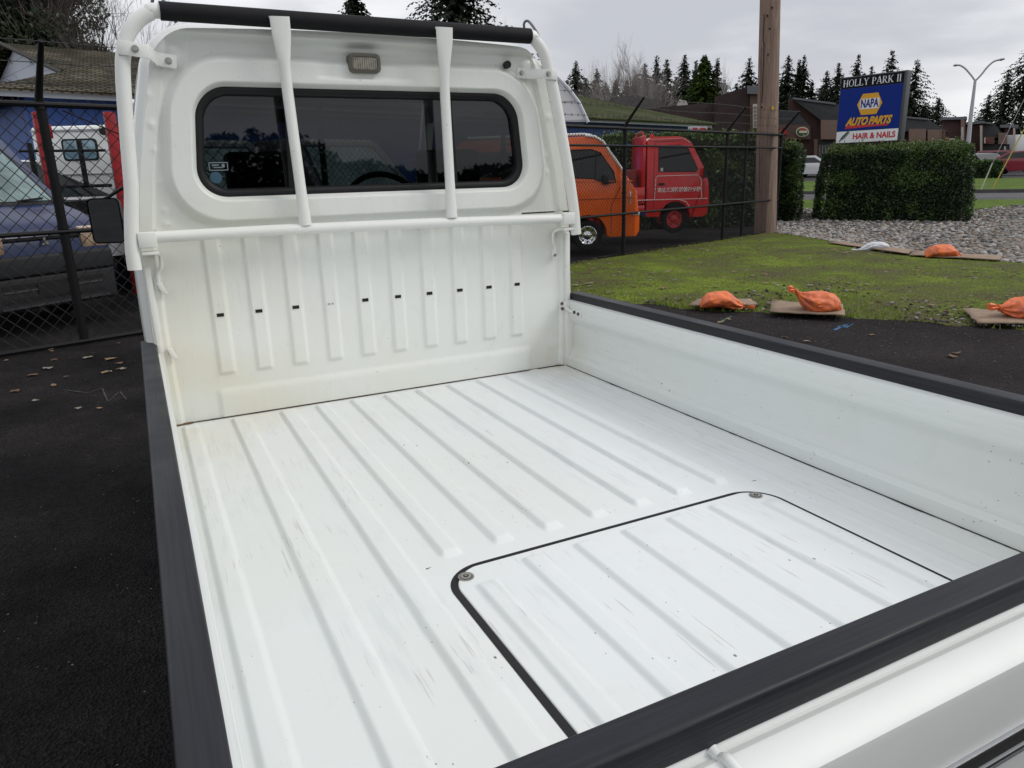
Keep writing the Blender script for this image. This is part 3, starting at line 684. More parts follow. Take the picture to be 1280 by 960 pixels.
def torect(p):
    ax, ay = (1.232 + .375) / 2, (.772 + 0.0) / 2; hx2, hy2 = (1.232 - .375) / 2, .386
    dx, dy = p[0] - hc[0], p[1] - hc[1]; k = max(abs(dx) / hx, abs(dy) / hy); return (ax + dx / k / hx * hx2, ay + dy / k / hy * hy2)
Rn = [torect(p) for p in Pn]
fb.grid([[(x, y, BZ) for x, y in Rn], [(x, y, BZ) for x, y in Pn], [(x, y, BZ - .014) for x, y in Pn]], close=True)
for x, y in ((1.24, 0), ): pass
floor = fb.build('load_floor', m_floor, truck, smooth=True, auto=35)
# corners of the annulus rectangle
# hatch panel
G = {'l': .0145, 't': .007, 'r': .0042}
hx0, hx1, hy0, hy1 = HX0 + G['l'], HX1 - G['r'], HY0 + .006, HY1 - G['t']
HRB = [(.430 + .1183 * k, .430 + .1183 * k + .052) for k in range(7)]
def hatch_h(x, y):
    h = 0
    for i, (x0, x1) in enumerate(HRB):
        if x0 - .01 < x < x1 + .01: h = max(h, .0085 * ridge(x, x0, x1) * sm(((.672 if i in (0, 6) else .716) - y) / .02) * sm((y - .09) / .02))
    return h
def halfrange(y, r=.074):
    if y > hy1 - r: q = y - (hy1 - r); return r - math.sqrt(max(0, r * r - q * q))
    if y < hy0 + r: q = hy0 + r - y; return r - math.sqrt(max(0, r * r - q * q))
    return 0
hb = MB(); rows = []
yy = [hy0 + .074 * (1 - math.cos(a)) for a in np.linspace(0, math.pi / 2, 12)] + list(np.linspace(hy0 + .10, hy1 - .10, 30)) + [hy1 - .074 + .074 * math.sin(a) for a in np.linspace(0, math.pi / 2, 36)]
for y in yy:
    q = halfrange(y); a, b = hx0 + q, hx1 - q; e0 = [a - .0, a + .0012, a + .004]; xs_ = [a, a, a + .0015, a + .005] + list(np.linspace(a + .007, b - .007, 330)) + [b - .005, b - .0015, b, b]
    ez = min(1, max(0, (hy1 - y) / .005)); ez = math.sqrt(1 - (1 - ez) ** 2)
    hs = [-.014, -.003, -.0008, 0] + [0] * 330 + [0, -.0008, -.003, -.014]
    rows.append([(x, y, BZ + .001 + (hatch_h(x, y) if 3 < i < 334 else 0) + hs[i] - .004 * (1 - ez)) for i, x in enumerate(xs_)])
last = rows[-1]; rows.append([(x, y + .0002, BZ - .014) for x, y, z in last])
hb.grid(rows); hatch = hb.build('hatch_panel', m_floor, floor, smooth=True, auto=35)
sl = MB(); sl.grid([[(x, y, BZ - .013) for x, y in rrect(hc[0], hc[1], hx - .03, hy - .03, HRr - .02, 12)], [(x, y, BZ - .002) for x, y in rrect(hc[0] + .005, hc[1], hx - .013, hy - .011, HRr - .01, 12)], [(x, y, BZ - .0002) for x, y in rrect(hc[0] + .001, hc[1], hx - .002, hy - .002, HRr - .003, 12)], [(x, y, BZ + .0006) for x, y in rrect(hc[0], hc[1], hx + .001, hy + .001, HRr, 12)]], close=True)
sl.build('hatch_seal', m_rub, floor, smooth=True, auto=60)
for x, y in ((.431, .703), (1.166, .703)):
    k = MB(); z = BZ + .0015
    k.use(m_steel); k.tube([(x, y, z - .001), (x, y, z + .0012)], .0155, 24)
    k.use(m_dark); k.tube([(x, y, z + .0012), (x, y, z + .0016)], .0118, 20)
    k.use(mat('bolt_cup', (.36, .35, .32), .45, .5)); k.tube([(x, y, z + .0014), (x, y, z + .0022)], .0108, 20)
    k.use(m_dark); k.tube([(x, y, z + .002), (x, y, z + .0026)], .0058, 6)
    k.use(m_steel); k.tube([(x, y, z + .002), (x, y, z + .0031)], .003, 8)
    k.build('bolt', None, hatch, recalc=True)
# dark seams round the floor with rusty corners
sm_ = MB(); 
rr0 = random.Random(4)
xx = np.linspace(-.01, 1.42, 90)
sm_.use(mat('grimy_seam', (.075, .055, .035), .9, var=.7, vscale=35)); 
sm_.grid([[(x, YW - .0095 - .0015 * rr0.random(), BZ + .0012) for x in xx], [(x, YW - .006, BZ + .004) for x in xx]])
yy2 = np.linspace(.0, 1.985, 150)
sm_.use(m_dark); sm_.grid([[(1.4160 - .0050 * max(0, noise.noise(Vector((y * 7, 0, 0)))) - .003 * max(0, noise.noise(Vector((y * 31, 4, 0)))) - .0009 * rr0.random(), y, BZ + .0012) for y in yy2], [(1.421, y, BZ + .002) for y in yy2]])
sm_.use(m_rust)
sm_.grid([[(-.012 + .052 * t, YW - .016 - .006 * rr0.random() * (1 - t), BZ + .0018) for t in np.linspace(0, 1, 14)], [(-.012 + .052 * t, YW - .006, BZ + .005) for t in np.linspace(0, 1, 14)]])
sm_.grid([[(1.372 + .04 * t, YW - .013 - .004 * rr0.random() * t, BZ + .0018) for t in np.linspace(0, 1, 14)], [(1.372 + .04 * t, YW - .006, BZ + .005) for t in np.linspace(0, 1, 14)]])
sm_.build('floor_seam', None, floor, recalc=False)
# small weld tabs of the floor front edge
for x in (.03, .17, .335, .46, .58):
    k = MB(); k.tube([(x - .012, YW - .030, BZ + .0), (x + .012, YW - .030, BZ + .0)], .0035, 8); k.build('weld_bead', m_floor, floor, smooth=True)

# ---- side gates and tailgate (profile extruded)
def extrude_y(prof, y0, y1, n=40, wob=0):
    mb = MB(); rows = []
    for i in range(n + 1):
        y = y0 + (y1 - y0) * i / n; rows.append([(x, y, BZ + z) for x, z in prof])
    mb.grid(rows); k = len(prof); mb.add(rows[0], [tuple(range(k))]); mb.add(rows[-1], [tuple(range(k))[::-1]]); return mb
profR = [(1.4185, -.012), (1.419, .020), (1.4205, .034), (1.4275, .040), (1.4345, .046), (1.4350, .054), (1.4375, .060), (1.4465, .070), (1.4490, .082), (1.4495, .12), (1.4490, .158), (1.4460, .172), (1.4340, .188), (1.4305, .197), (1.4285, .212), (1.4295, .216), (1.4285, .220), (1.4285, .236), (1.4295, .240), (1.4290, .244), (1.432, .256), (1.442, .262), (1.482, .262), (1.486, .24), (1.488, .05), (1.482, -.04), (1.455, -.06), (1.425, -.06)]
gateR = extrude_y(profR, -.0, YW - .016).build('side_gate', m_gate, truck, smooth=True, auto=42); gateR['label'] = 'right side gate, its ribbed inner face turned to the camera'
def trim_prof(x0, x1, z0, z1, r=.006):
    return [(x, z) for x, z in rrect((x0 + x1) / 2, (z0 + z1) / 2, (x1 - x0) / 2, (z1 - z0) / 2, r, 4)]
extrude_y(trim_prof(1.441, 1.491, .259, .289), -.01, YW - .008, 60).build('edge_trim', m_trim, gateR, smooth=True, auto=50)
profL = [(1.41 - x, z) for x, z in profR]
profL = [(max(x, -.066), z - (.02 if z > .2 else 0)) for x, z in profL][::-1]
gateL = extrude_y(profL, .0, YW - .016).build('side_gate', m_gate, truck, smooth=True, auto=42); gateL['label'] = 'left side gate seen from above along its top edge'
extrude_y(trim_prof(-.071, -.0275, .234, .267), -.03, 2.07, 60).build('edge_trim', m_trim, gateL, smooth=True, auto=50)
for y in ():                              # stamped latch loops in the foot of the left gate
    k = MB(); k.tube(cr_spline([(-.006, y - .022, BZ + .03), (.004, y - .02, BZ + .022), (.005, y, BZ + .02), (.004, y + .02, BZ + .022), (-.006, y + .022, BZ + .03)], 3), .0016, 6); k.build('latch_loop', m_gate, gateL, smooth=True)
# hinges at the front ends
k = MB(); k.obox((1.412, YW - .022, BZ + .243), (.026, 0, 0), (0, .003, 0), (0, 0, .013)); k.tube(cr_spline([(1.41, YW - .025, BZ + .235), (1.425, YW - .035, BZ + .222), (1.436, YW - .055, BZ + .215)], 4), .006, 8)
k.box((1.4245, YW - .115, BZ + .208), (1.4285, YW - .05, BZ + .232)); hg = k.build('hinge', m_pipe, gateR, bevel=.001)
for q, ax in (((1.394, YW - .025, BZ + .252), 0), ((1.396, YW - .025, BZ + .232), 0), ((1.424, YW - .072, BZ + .222), 1), ((1.424, YW - .10, BZ + .219), 1)):
    k = MB(); q = Vector(q); k.tube([q, q + (Vector((0, -.005, 0)) if ax == 0 else Vector((-.005, 0, 0)))], .0065, 8); k.build('bolt', mat('dark_bolt', (.12, .11, .10), .5, .6), hg)
for z in (.435, .235):
    k = MB(); k.obox((.012, YW - .018, BZ + z), (.008, 0, 0), (0, .006, 0), (-.006, 0, .017)); k.build('catch', m_pipe, rear_wall, bevel=.002)
# corner posts between cab and gates
k = MB(); k.box((1.417, YW - .022, BZ - .06), (1.456, YW - .003, BZ + .262)); k.box((1.417, YW - .018, BZ + .262), (1.438, YW - .003, BZ + .52)); k.build('corner_post', m_pipe, truck, bevel=.004)
k = MB(); k.box((-.028, YW - .016, BZ - .06), (-.010, YW - .003, BZ + .50)); k.build('corner_post', m_pipe, truck, bevel=.004)
# tailgate
profT = [(.012, -.01), (.012, .22), (.004, .228), (-.033, .228), (-.036, .224), (-.0375, .220), (-.041, .2195), (-.046, .2225), (-.050, .2235), (-.055, .2225), (-.080, .211), (-.0855, .206), (-.0865, .197), (-.081, .12), (-.0765, .04), (-.071, .0), (-.066, -.06), (-.03, -.08), (.0, -.06)]
mb = MB(); rows = []
for i in range(61):
    x = -.02 + 1.46 * i / 60; rows.append([(x, y, BZ + z) for y, z in profT])
mb.grid(rows); mb.add(rows[0], [tuple(range(len(profT)))]); mb.add(rows[-1], [tuple(range(len(profT)))[::-1]])
tail = mb.build('tailgate', mat('tailgate_paint', (.74, .76, .735), .42, coat=.0, var=.04, vscale=4, spec=.4), truck, smooth=True, auto=25)
mb = MB(); rows = []
for i in range(81):
    x = -.035 + 1.49 * i / 80; w = .0006 * noise.noise(Vector((x * 5, 0, 0))); rows.append([(x, y + w, BZ + z) for y, z in rrect(-.0175, .2445, .0205, .0195, .006, 4)])
mb.grid(rows, close=False); mb = MB(); mb.grid(rows, close=True); mb.add(rows[0], [tuple(range(len(rows[0])))[::-1]]); mb.add(rows[-1], [tuple(range(len(rows[0])))])
mb.build('edge_trim', m_trim_b, tail, smooth=True, auto=50)
k = MB(); k.tube(cr_spline([(.368, -.036, BZ + .224), (.369, -.047, BZ + .221), (.370, -.056, BZ + .226), (.372, -.078, BZ + .216), (.374, -.090, BZ + .198), (.374, -.088, BZ + .12)], 4), .006, 10); k.build('drain_tube', m_body, tail, smooth=True)
k = MB(); k.use(m_dark); k.box((-.02, -.0855, BZ + .086), (1.44, -.076, BZ + .104)); k.use(mat('dull_strip', (.35, .36, .38), .45, .6)); k.box((-.02, -.090, BZ + .078), (1.44, -.076, BZ + .086)); k.box((-.02, -.087, BZ + .104), (1.44, -.077, BZ + .107)); k.build('trim_strip', None, tail, bevel=.0015)
k = MB(); k.box((.02, -.06, BZ - .20), (1.39, -.03, BZ - .062)); k.build('rear_sill', m_body, truck, bevel=.012, seg=3)
for s in (0, 1):
    k = MB(); k.box((.02 + s * 1.2, -.068, BZ - .17), (.19 + s * 1.2, -.061, BZ - .08)); k.build('tail_light', mat('red_lens', (.35, .01, .01), .2), truck, bevel=.003)
# chassis, wheels, mudguards
k = MB(); k.box((.05, .02, BZ - .16), (1.36, YW + 1.2, BZ - .065)); k.box((.3, .0, BZ - .30), (.42, YW + 1.3, BZ - .16)); k.box((.98, .0, BZ - .30), (1.10, YW + 1.3, BZ - .16)); k.build('chassis', m_black, truck)
def wheel(parent, c, r, w, rimm, axis=(1, 0, 0), local=False, spokes=6):
    c = Vector(c); ax = Vector(axis).normalized()
    up = Vector((0, 0, 1)); q = ax.cross(up).normalized()
    def circ(rr, o, n=28): return [tuple(c + ax * o + (up * math.cos(2 * math.pi * i / n) + q * math.sin(2 * math.pi * i / n)) * rr) for i in range(n)]
    t = MB(); t.grid([circ(r * .62, w * .42), circ(r * .70, w * .5), circ(r * .93, w * .5), circ(r, w * .36), circ(r, -w * .36), circ(r * .93, -w * .5), circ(r * .62, -w * .5)], close=True)
    hub = MB(); hub.use(rimm); hub.grid([circ(r * .63, w * .44), circ(r * .60, w * .46), circ(r * .56, w * .34), circ(r * .30, w * .26), circ(r * .24, w * .36), circ(r * .001, w * .38)], close=True)
    hub.grid([circ(r * .62, -w * .4), circ(r * .01, -w * .4)], close=True)
    hub.use(m_dark)
    for i in range(spokes):
        a = 2 * math.pi * i / spokes; p = c + ax * (w * .315) + (up * math.cos(a) + q * math.sin(a)) * r * .43; nn_ = len(hub.v)
        hub.tube([p - ax * .01, p + ax * .012], r * .07, 8)
    W_ = t.build('wheel', m_tyre, parent, smooth=True, auto=40, local=local); 
    rim = hub.build('rim', None, W_, smooth=True, auto=40, local=local)
    return W_
for x, s in ((.12, -1), (1.29, 1)):
    for y in (.55, 2.55): wheel(truck, (x, y, .27), .27, .15, mat('white_rim', (.6, .6, .6), .4), (s, 0, 0))
# wing mirror at the left front
c = (at(133, 276, 1)); d = ray(133, 276); c = CAM + d * ((3.08 - CAM.y) / d.y)
k = MB(); Pm = rrect(0, 0, .062, .092, .022, 6)
rot = Matrix.Rotation(rad(-16), 3, 'Z')
def mloc(x, y, z): return tuple(c + rot @ Matrix.Rotation(rad(.9), 3, 'X') @ Vector((x, y, z)))
k.grid([[mloc(x, 0, z) for x, z in Pm], [mloc(x, -.006, z) for x, z in Pm]], close=True)
k.grid([[mloc(x, 0, z) for x, z in Pm], [mloc(x * .96, .03, z * .96) for x, z in Pm], [mloc(x * .7, .05, z * .8) for x, z in Pm]], close=True); k.add([mloc(x * .7, .05, z * .8) for x, z in Pm], [tuple(range(len(Pm)))])
k.tube([mloc(-.03, .03, .07), mloc(.08, .02, .13), mloc(.14, .02, .05)], .008, 8)
mir = k.build('wing_mirror', m_rub, truck, smooth=True)
k = MB(); Q = rrect(0, 0, .057, .087, .018, 6); k.add([mloc(x, -.004, z) for x, z in Q], [tuple(range(len(Q)))]); k.build('mirror_glass', mat('mirror', (.55, .6, .6), .02, 1.), mir)


# ================================================================== FENCE
def fl_y(x): return 7.46 + .345 * x
FD = Vector((1, .345, 0)).normalized(); FN = Vector((.345, -1, 0)).normalized()      # FN points to the camera side
def fp(x, z=0, o=0): return Vector((x, fl_y(x), z)) + FN * o
fence = thing('chainlink_fence', 'tall black chainlink fence with slanted barbed wire arms running behind the truck', 'fence', (5.9, fl_y(5.9), 0))
X0, X1 = -2.2, 12.72
posts = [-2.15, -.6, 1.95, 4.65, 7.32, 10.5, 12.72]
for x in posts:
    k = MB(); rr = .040 if x in (-.6, 12.72) else .034
    k.tube([fp(x, -.05), fp(x, 2.06), fp(x, 2.14, .02), fp(x, 2.52, .36)], [rr, rr, rr * .8, rr * .55], 10); k.tube([fp(x, 2.03), fp(x, 2.09)], rr * 1.25, 10)
    for z in (.35, 1.04, 1.7): k.tube([fp(x, z), fp(x, z + .03)], rr * 1.12, 10)
    k.build('post', m_black, fence, smooth=True)
k = MB(); k.tube([fp(11.25, 0), fp(11.25, 2.1)], .03, 10); k.build('post', m_black, fence, smooth=True)
for z, r, xa, xb in ((2.07, .024, X0, X1), (1.80, .018, 4.65, X1), (.72, .02, 3.6, X1), (1.015, .02, X0, 3.6), (.03, .022, X0, 3.4), (.05, .006, 3.4, X1)):
    k = MB(); P = [fp(x, z + (.012 * math.sin(x * 2.1) if r < .01 else 0), .03 if r > .007 else 0) for x in np.linspace(xa, xb, 30)]; k.tube(P, r, 8); k.build('rail', m_black, fence, smooth=True)
def mesh_panel(xa, xb, za, zb, dg_, wr, name='chain_mesh'):
    k = MB(); s1 = math.sqrt(1 + .345 ** 2); La = xa * s1; Lb = xb * s1; h = zb - za; rnd = random.Random(1)
    n0 = int((La - h) / dg_) - 1; n1 = int(Lb / dg_) + int(h / dg_) + 2
    for i in range(n0, n1):
        for sgn in (1, -1):
            u0 = i * dg_; pts = []
            a, b = (u0, za), (u0 + sgn * h, zb)
            # clip in u
            lo, hi = 0., 1.; du = b[0] - a[0]
            for lim, sg in ((La, 1), (Lb, -1)):
                t = (lim - a[0]) / du
                if (du > 0) == (sg > 0): lo = max(lo, t)
                else: hi = min(hi, t)
            if lo >= hi: continue
            nseg = max(2, int((hi - lo) * h / .25))
            for j in range(nseg + 1):
                t = lo + (hi - lo) * j / nseg; u = a[0] + du * t; z = za + h * t
                wv = .012 * noise.noise(Vector((u * 1.3, z * 1.3, 0))) * (dg_ / .06)
                pts.append(fp(u / s1, z + wv, sgn * wr * .6 + .01 * noise.noise(Vector((u, z, 3)))) + FD * wv)
            k.tube(pts, wr, 3, False)
    return k.build(name, m_black, fence, recalc=False)
mesh_panel(X0, 1.9, .02, 2.12, .115, .0040)
mesh_panel(1.9, X1, .02, 2.12, .072, .0028)
for j, t in enumerate((.25, .62, .97)):
    k = MB(); P = []
    for x in np.linspace(X0, X1, 60): P.append(fp(x, 2.14 + .38 * t + .012 * math.sin(x * 1.9 + j), .02 + .34 * t))
    k.tube(P, .0032, 4, False)
    for x in np.arange(X0, X1, .14):
        c = fp(x, 2.14 + .38 * t + .012 * math.sin(x * 1.9 + j), .02 + .34 * t); k.tube([c + Vector((-.012, .0, -.02)), c + Vector((.012, 0, .02))], .0028, 3, False); k.tube([c + Vector((.012, .01, -.02)), c + Vector((-.012, -.01, .02))], .0028, 3, False)
    k.build('barbed_wire', mat('barbed_wire', (.07, .07, .07), .5, .5), fence, recalc=False)
k = MB(); k.tube([fp(-.45, 2.03, .02), fp(1.9, .95, .02)], .006, 6); k.build('brace_rod', m_black, fence)

# ================================================================== VEHICLES
def arch(cx, cz, r, n=10, a0=0, a1=180): return [(cx + r * math.cos(rad(a0 + (a1 - a0) * i / n)), cz + r * math.sin(rad(a0 + (a1 - a0) * i / n))) for i in range(n + 1)]
def body_from_profile(poly, w, belt, tumble, m, parent, name='body', bev=.035):
    mb = MB(); mb.prism([(x, -w / 2, z) for x, z in poly], (0, w, 0))
    me = bpy.data.meshes.new(name); me.from_pydata(mb.v, [], mb.f); bm = bmesh.new(); bm.from_mesh(me)
    bmesh.ops.recalc_face_normals(bm, faces=bm.faces)
    es = [e for e in bm.edges if len(e.link_faces) == 2 and any(abs(f.normal.y) > .9 for f in e.link_faces) and not all(abs(f.normal.y) > .9 for f in e.link_faces)]
    bmesh.ops.bevel(bm, geom=es, offset=bev, segments=3, profile=.6, affect='EDGES', clamp_overlap=True)
    bmesh.ops.bisect_plane(bm, geom=bm.verts[:] + bm.edges[:] + bm.faces[:], plane_co=(0, 0, belt), plane_no=(0, 0, 1))
    zt = max(v.co.z for v in bm.verts)
    for v in bm.verts:
        if v.co.z > belt: v.co.y *= 1 - tumble * (v.co.z - belt) / (zt - belt)
    bm.to_mesh(me); bm.free(); me.materials.append(m); me.polygons.foreach_set('use_smooth', [True] * len(me.polygons)); me.set_sharp_from_angle(angle=rad(35))
    o = bpy.data.objects.new(name, me); COL.objects.link(o); o.parent = parent; return o
def side_y(w, z, belt, tumble, zt, s, e=.004): return s * (w / 2 * (1 - (tumble * (z - belt) / (zt - belt) if z > belt else 0)) + e)
def side_plate(poly, w, belt, tumble, zt, s, m, parent, name, e=.004, th=.006):
    P = [(x, side_y(w, z, belt, tumble, zt, s, e), z) for x, z in poly]; k = MB(); k.prism(P, (0, -s * th, 0)); return k.build(name, m, parent, local=True)
def seal_line(poly, w, belt, tumble, zt, s, m, parent, r=.012):
    k = MB(); P = poly + [poly[0]]; k.tube([(x, side_y(w, z, belt, tumble, zt, s, .006), z) for x, z in P], r, 5, False); return k.build('window_seal', m, parent, local=True)
def side_line(pts, w, belt, tumble, zt, s, r, m, parent, name, e=.003):
    k = MB(); k.tube([(x, side_y(w, z, belt, tumble, zt, s, e), z) for x, z in pts], r, 5); return k.build(name, m, parent, local=True)
def place(px, py, D): q = at(px, py, D); return (q.x, q.y)
HEAD = rad(-25)
m_vglass = mat('vehicle_glass', (.006, .008, .009), .06, spec=.45)
m_org = mat('orange_paint', (.78, .115, .008), .22, coat=.5, var=.06); m_red = mat('fire_red_paint', (.60, .010, .014), .25, coat=.5, var=.06)
# orange kei van
x_, y_ = place(788, 280, 13.7); e_ = .10
ov = thing('kei_van', 'bright orange microvan parked behind the chainlink fence, nose to the right', 'van', (x_, y_, e_), HEAD)
ov.scale = (.92, .92, .925); poly = [(-3.25, .36), (-3.3, 1.9), (-3.22, 2.0), (-.92, 2.03), (-.74, 1.98), (-.60, 1.88), (-.22, 1.32), (-.10, 1.16), (-.03, 1.05), (.0, .75), (.03, .62), (.03, .34), (-.03, .24), (-.52, .24)] + arch(-.93, .29, .36, 10, -5, 185) + [(-1.3, .26), (-2.4, .26)] + arch(-2.78, .29, .36, 10, -5, 185)
body_from_profile(poly, 1.45, 1.25, .10, m_org, ov)
A_ = (1.45, 1.25, .10, 2.03, -1)
side_plate([(-1.62, 1.34), (-1.62, 1.80), (-.86, 1.80), (-.70, 1.74), (-.46, 1.40), (-.42, 1.22), (-.58, 1.20), (-.85, 1.30)], *A_, m_vglass, ov, 'side_window')
side_plate([(-3.1, 1.36), (-3.1, 1.80), (-1.78, 1.80), (-1.78, 1.36)], *A_, m_vglass, ov, 'side_window')
seal_line([(-1.62, 1.34), (-1.62, 1.80), (-.86, 1.80), (-.70, 1.74), (-.46, 1.40), (-.42, 1.22), (-.58, 1.20), (-.85, 1.30)], *A_, m_rub, ov); k = MB(); k.box((-.42, -.732, 1.36), (-.36, -.70, 1.40)) if False else None; side_line([(-.78, 1.76), (-.80, 1.30)], *A_, .012, m_rub, ov, 'window_bar', e=.008); side_line([(-1.62, 1.245), (-.1, 1.235)], *A_, .008, MATS['orange_paint'], ov, 'belt_line'); side_line([(-2.6, .50), (-1.35, .50), (-1.30, .42)], *A_, .006, m_dark, ov, 'sill_seam')
k = MB(); k.box((-1.58, -.745, 1.10), (-1.44, -.722, 1.13)); k.build('door_handle', m_rub, ov, local=True, bevel=.006)
side_line([(-1.66, .4), (-1.68, 1.9)], *A_, .006, m_dark, ov, 'door_seam'); side_line([(-1.66, .92), (-.1, .94)], *A_, .007, mat('orange_crease', (.30, .04, .006), .4), ov, 'body_crease')
side_line([(-.50, .30), (-.5, .8), (-.33, 1.15)], *A_, .005, m_dark, ov, 'door_seam')
k = MB(); k.prism([(-.16, -.735, .82), (-.16, -.735, 1.06), (-.02, -.70, 1.02), (.012, -.66, .80)], (0, .10, 0)); hl_ = k.build('headlight', mat('headlight_glass', (.55, .56, .58), .12, .3, coat=.6, var=.4, vscale=40), ov, local=True, bevel=.012)
k = MB(); k.prism([(-.16, .735, .82), (-.16, .735, 1.06), (-.02, .70, 1.02), (.012, .66, .80)], (0, -.10, 0)); k.build('headlight', MATS['headlight_glass'], ov, local=True, bevel=.012)
k = MB(); k.box((-.10, -.737, .62), (.034, -.60, .68)); k.build('fog_light', MATS['headlight_glass'], ov, local=True, bevel=.01)
k = MB(); k.tube([(-.98, -.68, 2.045), (-.80, -.68, 2.02), (-.66, -.68, 1.94), (-.24, -.70, 1.36)], .022, 6); k.build('roof_trim', m_body, ov, local=True, smooth=True)
k = MB(); k.tube([(-3.1, -.62, 2.05), (-1.0, -.62, 2.07), (-.86, -.62, 2.05)], .022, 6); k.build('roof_rail', m_body, ov, local=True, smooth=True)
k = MB(); k.prism([(-.235, -.6, 1.32), (-.60, -.55, 1.86), (-.60, .55, 1.86), (-.235, .6, 1.32)], (.012, 0, .008)); k.build('windscreen', m_vglass, ov, local=True)
k = MB(); k.obox((-.62, -.80, 1.27), (.05, 0, 0), (0, .06, 0), (0, 0, .085)); k.build('wing_mirror', m_rub, ov, local=True, bevel=.02)
for cx_ in (-.93, -2.78):
    for s in (-1, 1): wheel(ov, (cx_, s * .63, .275), .275, .15, m_chrome, (0, s, 0), local=True, spokes=8)
# red kei fire truck
x_, y_ = place(800, 270, 15.6); e_ = .20
rt = thing('kei_fire_truck', 'red mini fire truck with white door outline and characters on its door, behind the fence', 'truck', (x_, y_, e_), HEAD)
rt.scale = (.85, .88, .93); poly = [(.0, .42), (.0, 1.88), (.06, 1.94), (.14, 1.96), (.72, 1.96), (.90, 1.90), (1.02, 1.80), (1.36, 1.22), (1.42, 1.0), (1.44, .60), (1.41, .38), (1.30, .33), (1.02, .33)] + arch(.66, .29, .37, 10, 0, 180) + [(.28, .35), (.0, .36)]
body_from_profile(poly, 1.40, 1.18, .10, m_red, rt, 'cab')
A_ = (1.40, 1.18, .10, 1.96, -1)
side_plate([(.26, 1.27), (.26, 1.78), (.76, 1.78), (.93, 1.70), (1.16, 1.30), (1.12, 1.25)], *A_, m_vglass, rt, 'side_window')
seal_line([(.26, 1.27), (.26, 1.78), (.76, 1.78), (.93, 1.70), (1.16, 1.30), (1.12, 1.25)], *A_, m_rub, rt, .010); side_line([(.17, .40), (.15, 1.20), (.18, 1.86), (.78, 1.87)], *A_, .005, m_dark, rt, 'door_seam'); side_line([(1.30, .62), (1.32, 1.0), (1.22, 1.22)], *A_, .005, m_dark, rt, 'door_seam'); side_line([(.02, 1.90), (.80, 1.915), (.98, 1.82)], *A_, .012, mat('pink_edge_line', (.65, .20, .18), .4), rt, 'roof_gutter')  # lighter pink line along the roof gutter
k = MB(); k.box((1.425, -.62, .78), (1.448, -.42, .92)); k.box((1.425, .42, .78), (1.448, .62, .92)); k.build('lamp', MATS['headlight_glass'], rt, local=True, bevel=.01)
k = MB(); k.box((.30, -.705, 1.26), (.36, -.69, 1.34)); k.build('door_sticker', mat('pale_sticker', (.5, .5, .48), .6), rt, local=True)
mw = mat('white_line_paint', (.75, .6, .58), .5)
side_line([(.18, .70), (.20, 1.14), (.24, 1.18), (1.16, 1.18), (1.24, 1.10), (1.27, .70)], *A_, .008, mw, rt, 'door_outline')
side_line([(-1.9, .70), (.0, .70), (.74, .70), (.92, .64), (1.02, .50)], *A_, .010, mw, rt, 'side_stripe'); side_line([(.74, .70), (1.40, .70)], *A_, .007, mw, rt, 'side_stripe')
k = MB(); k.box((.26, -.715, .99), (.40, -.69, 1.04)); k.build('door_handle', m_rub, rt, local=True, bevel=.006)
text_mesh('\u7b2c\u751f\u4e09\u6d88\u9632\u56e3\u7b2c\u56db\u5206\u56e3', .100, 'door_lettering', mw, rt, Matrix.Translation((.74, -.707, .89)) @ Matrix.Rotation(rad(90), 4, 'X'), .002, .0028)
k = MB(); k.box((-1.95, -.70, .62), (-.04, .70, .96)); k.box((-.10, -.66, .95), (-.03, .66, 1.99)); k.box((-1.95, -.70, .45), (-.04, .70, .60)); k.build('load_bed', m_red, rt, local=True, bevel=.02)
k = MB(); k.box((-1.5, -.5, .97), (-.2, .5, 1.32)); k.build('equipment_box', mat('dark_red_box', (.2, .01, .01), .5), rt, local=True, bevel=.03)
k = MB(); k.tube([(-.05, -.4, 1.95), (-.05, -.4, 2.06), (-.05, .4, 2.06), (-.05, .4, 1.95)], .02, 8); k.tube([(.12, -.5, 1.95), (.12, -.5, 2.02)], .05, 10); k.build('roof_rack', m_red, rt, local=True)
k = MB(); k.box((1.40, -.70, .42), (1.50, .70, .56)); k.build('bumper', m_rub, rt, local=True, bevel=.02)
k = MB(); k.obox((1.30, -.80, 1.22), (.03, 0, 0), (0, .06, 0), (0, 0, .10)); k.tube([(1.28, -.66, 1.1), (1.30, -.80, 1.15)], .012, 6); k.build('wing_mirror', m_rub, rt, local=True)
k = MB(); k.prism([(1.352, -.6, 1.25), (1.03, -.55, 1.79), (1.03, .55, 1.79), (1.352, .6, 1.25)], (.010, 0, .006)); k.build('windscreen', m_vglass, rt, local=True)
for cx_ in (.66, -1.3):
    for s in (-1, 1): wheel(rt, (cx_, s * .60, .285), .285, .15, mat('red_rim', (.40, .012, .02), .35), (0, s, 0), local=True, spokes=5)
